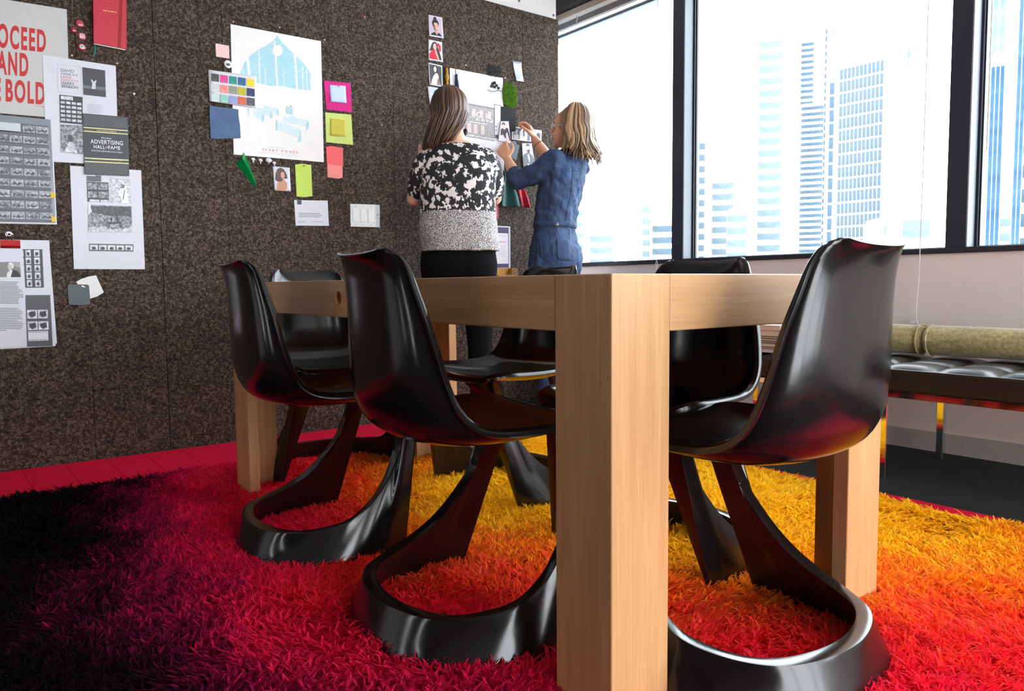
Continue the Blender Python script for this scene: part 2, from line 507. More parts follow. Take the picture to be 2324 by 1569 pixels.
RUGX0, RUGX1, RUGY0, RUGY1 = -3.115, 1.2, -1.2, 2.50
def rug():
    rng = np.random.default_rng(11)
    stops = [(0.0, (1.0, 0.60, 0.012)), (0.95, (1.0, 0.55, 0.011)), (1.12, (1.0, 0.30, 0.012)), (1.24, (1.0, 0.12, 0.018)), (1.39, (1.0, 0.040, 0.034)),
             (1.56, (1.0, 0.018, 0.065)), (1.79, (0.85, 0.012, 0.09)), (1.91, (0.36, 0.006, 0.07)), (2.00, (0.075, 0.003, 0.025)), (2.11, (0.006, 0.002, 0.005)), (9, (0.004, 0.002, 0.004))]
    sp = 0.0185
    gx, gy = np.meshgrid(np.arange(RUGX0 + .01, RUGX1 - .01, sp), np.arange(RUGY0 + .01, RUGY1 - .01, sp))
    cx, cy = gx.ravel(), gy.ravel()
    cx = cx + rng.uniform(-.5, .5, cx.shape) * sp; cy = cy + rng.uniform(-.5, .5, cy.shape) * sp
    # keep full density where the photograph (or a step aside) can see it
    d = CAM_ROT.transposed()
    R = np.array(d)
    P = np.stack([cx, cy, np.full_like(cx, 0.03 - EYE.z)])
    q = R @ P
    dep = -q[2]
    u = np.where(dep > .2, q[0] / np.maximum(dep, .2), 9)
    v = np.where(dep > .2, q[1] / np.maximum(dep, .2), 9)
    vis = (np.abs(u) < 0.85) & (v > -0.62)
    keep = vis | (rng.random(cx.shape) < 0.10)
    cx, cy, vis = cx[keep], cy[keep], vis[keep]
    n = len(cx)
    def lf(x, y, s, seed):
        r2 = np.random.default_rng(seed)
        out = np.zeros_like(x)
        for _ in range(7):
            k1, k2, ph = r2.normal(0, s), r2.normal(0, s), r2.uniform(0, 6.28)
            out += np.sin(k1 * x + k2 * y + ph)
        return out / 2.2
    lx = 0.7 * lf(cx, cy, 9, 1) + 0.6 * lf(cx, cy, 26, 2) + rng.normal(0, .45, n)
    ly = 0.7 * lf(cx, cy, 9, 3) + 0.6 * lf(cx, cy, 26, 4) + rng.normal(0, .45, n)
    K = 11
    per = np.where(vis, K, 7)
    idx = np.repeat(np.arange(n), per)
    m = len(idx)
    bx = cx[idx] + rng.normal(0, .0045, m); by = cy[idx] + rng.normal(0, .0045, m)
    L = rng.uniform(.034, .054, m)
    dx = lx[idx] * .75 + rng.normal(0, .40, m); dy = ly[idx] * .75 + rng.normal(0, .40, m)
    nrm = np.sqrt(dx * dx + dy * dy + 1.0)
    dx, dy, dz = dx / nrm, dy / nrm, 1.0 / nrm
    # bend over towards the tip
    wd = np.where(vis[idx], 0.0023, 0.004) * rng.uniform(.8, 1.25, m)
    ang = rng.uniform(0, math.pi, m)
    sx, sy = np.cos(ang) * wd, np.sin(ang) * wd
    t = [0.0, 0.42, 0.78, 1.0]
    bendx, bendy = rng.normal(0, .3, m), rng.normal(0, .3, m)
    V = np.zeros((m, 7, 3), np.float32)
    for a, tt in enumerate(t):
        px = bx + L * tt * (dx + bendx * tt * tt * .6); py = by + L * tt * (dy + bendy * tt * tt * .6)
        pz = .004 + L * tt * dz * (1 - .38 * tt)
        w = [1.0, 1.05, .75, 0][a]
        if a < 3:
            V[:, 2 * a] = np.stack([px - sx * w, py - sy * w, pz], 1)
            V[:, 2 * a + 1] = np.stack([px + sx * w, py + sy * w, pz], 1)
        else:
            V[:, 6] = np.stack([px, py, pz], 1)
    me = bpy.data.meshes.new('shag_pile')
    nv = m * 7
    me.vertices.add(nv)
    me.vertices.foreach_set('co', V.reshape(-1))
    base = (np.arange(m) * 7)[:, None]
    loops = np.concatenate([base + np.array([0, 1, 3, 2]), base + np.array([2, 3, 5, 4]), base + np.array([4, 5, 6])], 1).astype(np.int32).reshape(-1)
    tot = np.tile(np.array([4, 4, 3], np.int32), m)
    start = np.concatenate([[0], np.cumsum(tot)[:-1]]).astype(np.int32)
    me.loops.add(len(loops))
    me.polygons.add(len(tot))
    me.polygons.foreach_set('loop_start', start)
    me.polygons.foreach_set('loop_total', tot)
    me.loops.foreach_set('vertex_index', loops)
    me.update(calc_edges=True)
    rad = np.hypot((cx + 1.95) * 0.88, (cy - 2.3)) + 0.055 * lf(cx, cy, 5, 8) + 0.03 * lf(cx, cy, 18, 9) + rng.normal(0, .035, n)
    sr = np.array([s[0] for s in stops]); sc = np.array([s[1] for s in stops])
    rr = rad[idx] + rng.normal(0, .03, m)
    colr = np.stack([np.interp(rr, sr, sc[:, i]) for i in range(3)], 1) * rng.uniform(.82, 1.08, (m, 1))
    c4 = np.concatenate([np.clip(colr, 0, 1), np.ones((m, 1))], 1).astype(np.float32)
    at = me.color_attributes.new('yarn_dye', 'FLOAT_COLOR', 'POINT')
    at.data.foreach_set('color', np.repeat(c4, 7, axis=0).reshape(-1))
    mt = bpy.data.materials.new('shag_yarn')
    nn = NT(mt)
    av = nn.add('ShaderNodeVertexColor', layer_name='yarn_dye')
    nn.link(av.outputs['Color'], nn.bsdf.inputs['Base Color'])
    nn.set(Roughness=0.8)
    nn.bsdf.inputs['Specular IOR Level'].default_value = 0.12
    tl = nn.add('ShaderNodeBsdfTranslucent')
    nn.link(av.outputs['Color'], tl.inputs['Color'])
    mxs = nn.add('ShaderNodeMixShader')
    mxs.inputs['Fac'].default_value = 0.3
    nn.link(nn.bsdf.outputs[0], mxs.inputs[1]); nn.link(tl.outputs[0], mxs.inputs[2])
    nn.link(mxs.outputs[0], nn.out.inputs['Surface'])
    me.materials.append(mt)
    r = thing('shag_rug', 'long-pile shag rug fading from yellow through red to near black under the table', 'rug', (0, 0, 0.006))
    pile = obj('pile', me, r)
    pile['kind'] = 'stuff'
    bk = bpy.data.materials.new('rug_backing')
    nb = NT(bk)
    geo = nb.add('ShaderNodeNewGeometry')
    sq = nb.add('ShaderNodeVectorMath', operation='MULTIPLY'); sq.inputs[1].default_value = (.88, 1, 1)
    nb.link(geo.outputs['Position'], sq.inputs[0])
    sub = nb.add('ShaderNodeVectorMath', operation='DISTANCE')
    nb.link(sq.outputs['Vector'], sub.inputs[0]); sub.inputs[1].default_value = (-1.95 * .88, 2.3, 0.0)
    dv = nb.add('ShaderNodeMath', operation='DIVIDE'); dv.inputs[1].default_value = 3.0
    nb.link(sub.outputs['Value'], dv.inputs[0])
    nb.link(nb.ramp(dv.outputs[0], [(min(p / 3.0, 1), c) for p, c in stops[:10]]), nb.bsdf.inputs['Base Color'])
    nb.set(Roughness=0.95)
    obj('backing', box(RUGX0, RUGX1, RUGY0, RUGY1, 0, .004), r, bk)
rug()
# ================================================================== table
TX0, TX1, TY0, TY1, TH, TA, TW = -0.848, -2.742, 0.845, 1.704, 0.752, 0.096, 0.137
w_x, w_y, w_z = wood('beech_grain_x', 0), wood('beech_grain_y', 1), wood('beech_grain_z', 2)
tb = thing('meeting_table', 'pale beech table with chunky L-shaped corner legs on the shag rug', 'table', ((TX0 + TX1) / 2, (TY0 + TY1) / 2, 0))
TC = Vector(tb.location)
def local(vf):
    return [tuple(Vector(v) - TC) for v in vf[0]], vf[1]
def bevel_mesh(vf, off, mat, seg=2):
    bm = bmesh.new()
    vv = [bm.verts.new(v) for v in vf[0]]
    for q in vf[1]:
        bm.faces.new([vv[i] for i in q])
    bmesh.ops.recalc_face_normals(bm, faces=bm.faces)
    bmesh.ops.bevel(bm, geom=list(bm.edges), offset=off, segments=seg, affect='EDGES', profile=0.5)
    me = bpy.data.meshes.new('m')
    bm.to_mesh(me); bm.free()
    me.materials.append(mat)
    return me
th = 0.036
for sx, X in ((-1, TX0), (1, TX1)):
    for sy, Y in ((1, TY0), (-1, TY1)):
        poly = [(X, Y), (X + sx * TW, Y), (X + sx * TW, Y + sy * th), (X + sx * th, Y + sy * th), (X + sx * th, Y + sy * TW), (X, Y + sy * TW)]
        obj('leg', bevel_mesh(local(prism(poly, 0.008, TH)), 0.0025, w_z), tb)
# aprons, flush with the legs; the near one has a round cable hole
hole = on_plane(767, 677, 1, TY0)
near = bevel_mesh(local(box(TX1 + TW + .0004, TX0 - TW - .0004, TY0 + .0006, TY0 + th, TH - TA, TH)), 0.002, w_x)
cut = mesh_of(*xform(lathe([(0.0185, -0.05), (0.0185, 0.05)], 28), Matrix.Translation(Vector((hole[0], TY0 + 0.018, hole[2])) - TC) @ Matrix.Rotation(math.pi / 2, 4, 'X')))
cut_o = bpy.data.objects.new('cutter', cut); COL.objects.link(cut_o)
near = baked('apron', near, [('BOOLEAN', dict(object=cut_o, operation='DIFFERENCE', solver='EXACT'))])
bpy.data.objects.remove(cut_o, do_unlink=True)
obj('apron', near, tb)
obj('apron', bevel_mesh(local(box(TX1 + TW + .0004, TX0 - TW - .0004, TY1 - th, TY1 - .0006, TH - TA, TH)), 0.002, w_x), tb)
obj('apron', bevel_mesh(local(box(TX0 - th, TX0 - .0006, TY0 + TW + .0004, TY1 - TW - .0004, TH - TA, TH)), 0.002, w_y), tb)
obj('apron', bevel_mesh(local(box(TX1 + .0006, TX1 + th, TY0 + TW + .0004, TY1 - TW - .0004, TH - TA, TH)), 0.002, w_y), tb)
obj('tabletop', bevel_mesh(local(box(TX1 + th + .0005, TX0 - th - .0005, TY0 + th + .0005, TY1 - th - .0005, TH - 0.032, TH)), 0.0015, w_x), tb)

# ================================================================== cantilever chairs
def gloss_black():
    m = bpy.data.materials.new('gloss_black_plastic')
    n = NT(m)
    v = n.coords()
    a = n.noise(v, 5, 3)
    n.link(n.ramp(a.outputs['Fac'], [(0.3, (0.006, 0.0045, 0.0045)), (0.7, (0.011, 0.008, 0.008))]), n.bsdf.inputs['Base Color'])
    b = n.noise(v, 35, 4)
    n.link(n.ramp(b.outputs['Fac'], [(0.35, (0.14,) * 3), (0.7, (0.2,) * 3)]), n.bsdf.inputs['Roughness'])
    n.bsdf.inputs['Specular IOR Level'].default_value = 0.55
    return m
GB = gloss_black()
def chair_shell():
    # station: centre (f, z), edge (f, z), half width -- f is forward, measured from the feet
    st = [(-.388, .788, -.362, .806, .138), (-.379, .776, -.349, .792, .142), (-.369, .745, -.335, .758, .150), (-.364, .70, -.321, .708, .163), (-.361, .65, -.308, .655, .179),
          (-.359, .59, -.297, .596, .194), (-.355, .53, -.285, .541, .206), (-.343, .470, -.268, .496, .215), (-.312, .425, -.238, .464, .220),
          (-.250, .404, -.195, .449, .224), (-.165, .398, -.14, .445, .227), (-.07, .402, -.065, .445, .228), (0.0, .413, .0, .447, .228),
          (.06, .428, .055, .446, .222), (.098, .430, .090, .438, .212), (.112, .424, .104, .430, .206), (.116, .414, .108, .420, .203)]
    S = np.array(catmull([np.array(s) for s in st], 4))
    NT_ = 29
    V, Fc = [], []
    ts = np.linspace(-1, 1, NT_)
    ns = len(S)
    for i, (fc, zc, fe, ze, h) in enumerate(S):
        for t in ts:
            a = abs(t) ** 2.3
            l = h * math.sin(t * math.pi / 2 * 0.86) / math.sin(math.pi / 2 * 0.86)
            l *= 1 - 0.13 * max(0.0, 1 - i / 8) ** 2 * abs(t)
            e = max(0.0, (abs(t) - .70) / .30)
            V.append((l, fc + (fe - fc) * a, zc + (ze - zc) * a - 0.020 * e ** 2 * max(0.0, 1 - i / 9)))
        # rolled lip on both sides
    for i in range(ns - 1):
        for k in range(NT_ - 1):
            a = i * NT_ + k
            Fc.append((a, a + 1, a + 1 + NT_, a + NT_))
    # lips: two more rows outwards
    def lip(side):
        col = NT_ - 1 if side > 0 else 0
        prev = [i * NT_ + col for i in range(ns)]
        for r in (1, 2):
            cur = []
            for i in range(ns):
                l, f, z = V[i * NT_ + col]
                j0, j1 = max(i - 1, 0), min(i + 1, ns - 1)
                tf = S[j1][2] - S[j0][2]; tz = S[j1][3] - S[j0][3]
                ln = math.hypot(tf, tz)
                nf, nz = tz / ln, -tf / ln          # behind / below the shell
                g = min(1.0, i / 16)
                g = g * g * (3 - 2 * g)
                o = (0.006, 0.009)[r - 1] * (.16 + .84 * g); dn = (0.004, 0.014)[r - 1] * (.16 + .84 * g)
                V.append((l + side * o, f + nf * dn, z + nz * dn))
                cur.append(len(V) - 1)
            for i in range(ns - 1):
                q = (prev[i], cur[i], cur[i + 1], prev[i + 1])
                Fc.append(q if side > 0 else q[::-1])
            prev = cur
    lip(1); lip(-1)
    me = mesh_of(V, Fc, True, GB, 'seat_shell')
    return baked('seat_shell', me, [('SOLIDIFY', dict(thickness=0.007, offset=0.0, use_even_offset=False)), ('BEVEL', dict(width=0.002, segments=2, limit_method='ANGLE'))])
def chair_base():
    # plan of the outer foot line from the right foot round the back to the left foot
    half = [(.262, 0.0), (.274, -.04), (.284, -.09), (.286, -.15), (.275, -.215), (.248, -.28), (.195, -.34), (.12, -.375), (.04, -.388)]
    bot = [np.array((x, y, 0.0)) for x, y in half]
    # outer top edge matching each foot point
    top = [np.array(p) for p in ((.208, .082, .425), (.212, .040, .41), (.222, .012, .285), (.237, -.035, .205), (.248, -.095, .142), (.246, -.165, .104), (.215, -.245, .088), (.16, -.312, .083), (.055, -.350, .082))]
    ext = [np.concatenate([b, t]) for b, t in zip(bot, top)]
    ext = ext + [np.array((-e[0], e[1], e[2], -e[3], e[4], e[5])) for e in ext[::-1]]
    S = np.array(catmull(ext, 6))
    NV = 12
    n = len(S)
    OUT, INN = [], []
    cen = np.array((0, -.12))
    for i, s in enumerate(S):
        b, t = s[:3], s[3:]
        o, q = [], []
        tang = S[min(i + 1, n - 1)][:2] - S[max(i - 1, 0)][:2]
        nrm = np.array((-tang[1], tang[0])); nrm /= np.linalg.norm(nrm) + 1e-9
        if nrm @ (cen - b[:2]) < 0: nrm = -nrm
        yfr = min(1.0, max(0.0, (b[1] + .16) / .16))      # 1 at the feet, 0 at the ring
        yfr = yfr * yfr * (3 - 2 * yfr)
        for k in range(NV):
            v = k / (NV - 1)
            p = b + (t - b) * v
            wr = 0.030 + 0.012 * (1 - v)
            wf = 0.007 + 0.050 * min(1.0, p[2] / 0.30)
            fl = max(0.0, (p[2] - 0.315) / 0.105)
            wf += 0.11 * fl ** 1.6
            w = wr * (1 - yfr) + wf * yfr
            side = nrm * (1 - yfr) + np.array((-np.sign(b[0]), 0)) * yfr
            pp = p.copy()
            pp[0] += np.sign(b[0]) * 0.02 * fl * fl * yfr
            o.append(pp)
            qq = p.copy(); qq[:2] += side * w
            q.append(qq)
        OUT.append(o); INN.append(q)
    V = [tuple(x) for o in OUT for x in o] + [tuple(x) for o in INN for x in o]
    B = n * NV
    Fc = []
    for i in range(n - 1):
        for k in range(NV - 1):
            a = i * NV + k
            Fc.append((a, a + NV, a + NV + 1, a + 1))
            Fc.append((B + a, B + a + 1, B + a + NV + 1, B + a + NV))
        a = i * NV
        Fc.append((a, B + a, B + a + NV, a + NV))
        a = i * NV + NV - 1
        Fc.append((a, a + NV, B + a + NV, B + a))
    for i, fl in ((0, False), (n - 1, True)):
        for k in range(NV - 1):
            a = i * NV + k
            q = (a, a + 1, B + a + 1, B + a)
            Fc.append(q[::-1] if fl else q)
    me = mesh_of(V, Fc, True, GB, 'base')
    bm = bmesh.new(); bm.from_mesh(me)
    bmesh.ops.recalc_face_normals(bm, faces=bm.faces)
    bm.to_mesh(me); bm.free()
    return baked('base', me, [('BEVEL', dict(width=0.004, segments=3, limit_method='ANGLE', angle_limit=math.radians(40)))])
shell_me, base_me = chair_shell(), chair_base()
for me in (shell_me, base_me):
    me.polygons.foreach_set('use_smooth', [True] * len(me.polygons))
    me.set_sharp_from_angle(angle=math.radians(50))
CH = [((-2.06, 1.015), -3.4, 'glossy black cantilever chair on the near long side, nearest the cork wall'),
      ((-1.368, 1.055), -4.0, 'glossy black cantilever chair seen from behind, left of the foremost table leg'),
      ((-2.66, 1.235), -90.0, 'glossy black cantilever chair at the table end facing away from the cork wall'),
      ((-2.14, 1.465), -180.0, 'glossy black cantilever chair across the table, in front of the woman in denim'),
      ((-1.366, 1.405), -175.0, 'glossy black cantilever chair across the table, in front of the window bench'),
      ((-1.022, 1.25), 93.2, 'glossy black cantilever chair at the right table end, tall back reflecting the windows')]
for k, ((x, y), a, lab) in enumerate(CH):
    c = thing('cantilever_chair', lab, 'chair', (x, y, 0.010), (0, 0, math.radians(a)), 'black cantilever chairs around the table')
    obj('seat_shell', shell_me, c)
    obj('base', base_me, c)

# ================================================================== bench by the window
leather = bpy.data.materials.new('black_leather')
n_ = NT(leather)
lv = n_.noise(n_.coords(), 380, 3)
n_.link(n_.ramp(lv.outputs['Fac'], [(0.3, (0.008, 0.007, 0.007)), (0.7, (0.016, 0.014, 0.014))]), n_.bsdf.inputs['Base Color'])
n_.set(Roughness=0.34)
n_.bump(lv.outputs['Fac'], 0.12, 0.001)
chrome = plain('polished_chrome', (225, 225, 228), 0.06, 1.0, grain=0.0)
def make_bench(x0, x1, label, legs):
    BY0, BY1, z0, z1 = 2.80, 3.31, 0.335, 0.425
    t = thing('leather_bench', label, 'bench', (x0, BY0, 0), group='black leather benches under the window')
    W = x1 - x0
    obj('cushion', bbox_mesh(0.002, W - 0.002, 0, BY1 - BY0, z0, z1 - 0.012, 0.008, 3, leather), t)
    # piping round the top edge
    obj('piping', tube([(0.006, 0.004, z1 - .014), (W - .006, 0.004, z1 - .014)], 0.004, 8), t, leather)
    nx = max(1, round(W / 0.19)); ny = 3
    pw, pd = (W - 0.008) / nx, (BY1 - BY0 - 0.008) / ny
    N = 8
    V, Fc = [], []
    for i in range(N + 1):
        for j in range(N + 1):
            u, w = i / N, j / N
            e = (1 - abs(2 * u - 1) ** 3) * (1 - abs(2 * w - 1) ** 3)
            V.append((u * pw, w * pd, 0.022 * e ** 0.55))
    for i in range(N):
        for j in range(N):
            a = i * (N + 1) + j
            Fc.append((a, a + N + 1, a + N + 2, a + 1))
    pm = mesh_of(V, Fc, True, leather, 'tufted_panel')
    for i in range(nx):
        for j in range(ny):
            obj('tufted_panel', pm, t, loc=(0.004 + i * pw, 0.004 + j * pd, z1 - 0.013))
    obj('rail', bbox_mesh(0, W, 0.004, 0.030, z0 - 0.026, z0 - 0.001, 0.002, 1, chrome), t)
    obj('rail', bbox_mesh(0, W, BY1 - BY0 - .030, BY1 - BY0 - .004, z0 - 0.026, z0 - 0.001, 0.002, 1, chrome), t)
    for lx in legs:
        for ly in (0.004, BY1 - BY0 - 0.030):
            obj('leg', bbox_mesh(lx, lx + 0.028, ly, ly + 0.028, 0.004, z0 - 0.020, 0.002, 1, chrome), t)
            obj('foot', xform(lathe([(0.012, 0), (0.012, .006)], 14), Matrix.Translation((lx + .014, ly + .014, 0))), t, chrome)
    return t
make_bench(-1.408, -0.05, 'black tufted leather bench on chrome legs, carrying the right-hand bolster', (0.004, 1.32))
make_bench(-2.30, -1.412, 'black tufted leather bench carrying the stack of books, behind the chairs', (0.012,))
velvet = bpy.data.materials.new('olive_velvet')
n_ = NT(velvet)
na = n_.noise(n_.coords((1.2, 6, 6)), 5, 4); nb_ = n_.noise(n_.coords(), 90, 3)
mm = n_.add('ShaderNodeMath', operation='MULTIPLY_ADD'); mm.inputs[1].default_value = 0.5
n_.link(na.outputs['Fac'], mm.inputs[0])
m3 = n_.add('ShaderNodeMath', operation='MULTIPLY'); m3.inputs[1].default_value = 0.5
n_.link(nb_.outputs['Fac'], m3.inputs[0]); n_.link(m3.outputs[0], mm.inputs[2])
n_.link(n_.ramp(mm.outputs[0], [(0.35, s2l((138, 126, 76))), (0.5, s2l((176, 160, 104))), (0.65, s2l((212, 196, 144)))]), n_.bsdf.inputs['Base Color'])
n_.set(Roughness=0.75, Sheen_Weight=0.6)
n_.bump(nb_.outputs['Fac'], 0.2, 0.003)
def bolster(x0, x1, label, puck):
    r = 0.060
    y, z = 3.195, 0.425 + 0.014 + r
    prof = [(0.001, 0.006), (r * .5, 0.002), (r * .86, 0.0), (r * .97, 0.012), (r, 0.03)]
    Ln = x1 - x0
    prof = [(a, b) for a, b in prof] + [(r * (1 + .01 * math.sin(7 * k)), 0.03 + (Ln - .06) * k / 14) for k in range(1, 14)] + [(a, Ln - b) for a, b in prof[::-1]]
    M4 = Matrix.Translation((0, 0, 0)) @ Matrix.Rotation(math.pi / 2, 4, 'Y')
    t = thing('bolster_cushion', label, 'cushion', (x0, y, z), group='olive velvet bolsters on the bench')
    vf = lathe(prof, 32)
    V = []
    for (a, b, c) in vf[0]:
        ang = math.atan2(b, a)
        rr = math.hypot(a, b)
        if puck and c > Ln - .05:
            rr *= 1 - 0.10 * (0.5 + 0.5 * math.sin(ang * 11)) * min(1, (c - Ln + .05) / .04)
        V.append((rr * math.cos(ang), rr * math.sin(ang), c))
    me = mesh_of(*xform((V, vf[1]), M4), True, velvet, 'cover')
    obj('cover', me, t)
    ring = [(0.016 if True else 0, (r + .002) * math.cos(a), (r + .002) * math.sin(a)) for a in np.linspace(0, 2 * math.pi, 33)]
    obj('piping', mesh_of(*tube(ring, 0.0035, 8, cap=False), True, velvet), t)
    obj('piping', mesh_of(*tube([(Ln - .016, b, c) for _, b, c in ring], 0.0035, 8, cap=False), True, velvet), t)
    return t
bx = on_plane(2092, 775, 1, 3.15)[0]
bolster(bx + 0.004, bx + 0.75, 'long olive velvet bolster lying on the right-hand leather bench', False)
bolster(bx - 0.62, bx - 0.004, 'paler olive velvet bolster with gathered end, half hidden by the chair back', True)
# books stacked on the left bench
zb = 0.425 + .012
bcols = [(214, 214, 218), (60, 60, 64), (206, 176, 166), (40, 40, 44), (190, 170, 160), (52, 48, 50), (204, 168, 154), (224, 190, 178)]
hts = [0.014, 0.010, 0.014, 0.010, 0.009, 0.011, 0.026, 0.020]
blab = ['pale grey book at the bottom of the stack on the bench', 'thin dark book second from the bottom of the stack', 'dusty pink book third from the bottom of the stack', 'thin black book fourth from the bottom of the stack',
        'thin grey-pink book fifth from the bottom of the stack', 'thin charcoal book sixth from the bottom of the stack', 'thick brown-pink book second from the top of the stack', 'salmon pink book on top of the stack on the bench']
for k, (c, h, lb) in enumerate(zip(bcols, hts, blab)):
    w, d = 0.34 - 0.004 * k, 0.26 - .004 * k
    t = thing('book', lb, 'book', (-2.02 + random.uniform(-.006, .006), 2.975, zb), (0, 0, math.radians(random.uniform(-1.5, 1.5))), 'books stacked on the bench')
    cm = plain('book_cover_%d' % k, c, 0.45)
    obj('cover', join([box(-w / 2, w / 2, -d / 2, d / 2, 0, .0022), box(-w / 2, w / 2, -d / 2, d / 2, h - .0022, h), box(-w / 2, w / 2, d / 2 - .003, d / 2, 0, h)]), t, cm)
    obj('pages', box(-w / 2 + .004, w / 2 - .004, -d / 2 + .004, d / 2 - .004, .0022, h - .0022), t, plain('book_pages', (214, 196, 184), 0.8, grain=.15, gscale=400))
    zb += h + .0003
# magazine with a photograph of pebbles, leaning open on the stack
mg = thing('magazine', 'magazine with a pebble-covered page, lying propped open on the book stack', 'magazine', (-2.02, 2.99, zb))
Vm, Fm = [], []
for i in range(13):
    u = i / 12
    Vm += [(-0.15 + 0.30 * u, -0.07 + 0.05 * u, 0.004 + 0.02 * math.sin(u * 2.4)), (-0.15 + 0.30 * u, 0.10, 0.075 + 0.015 * math.sin(u * 3))]
Fm = [(2 * i, 2 * i + 2, 2 * i + 3, 2 * i + 1) for i in range(12)]
pgm = bpy.data.materials.new('pebble_photograph')
n_ = NT(pgm)
vo = n_.add('ShaderNodeTexVoronoi'); vo.inputs['Scale'].default_value = 70
n_.link(n_.coords((1, 1.6, 1)), vo.inputs['Vector'])
sp_ = n_.add('ShaderNodeSeparateColor'); n_.link(vo.outputs['Color'], sp_.inputs['Color'])
n_.link(n_.ramp(sp_.outputs[0], [(0, s2l((150, 96, 68))), (.5, s2l((196, 142, 112))), (1, s2l((228, 198, 180)))]), n_.bsdf.inputs['Base Color'])
n_.set(Roughness=.3)
obj('page', baked('page', mesh_of(Vm, Fm, True, pgm), [('SOLIDIFY', dict(thickness=0.003))]), mg)
Vc = []
for i in range(9):
    u = i / 8
    Vc += [(-0.17 + .10 * u, -0.10, 0.002 + 0.035 * math.sin(u * math.pi * .9)), (-0.17 + .10 * u, 0.02, 0.002 + 0.035 * math.sin(u * math.pi * .9))]
obj('curled_page', baked('curled_page', mesh_of(Vc, [(2 * i, 2 * i + 2, 2 * i + 3, 2 * i + 1) for i in range(8)], True, paper((120, 122, 126), .3)), [('SOLIDIFY', dict(thickness=0.0012))]), mg)
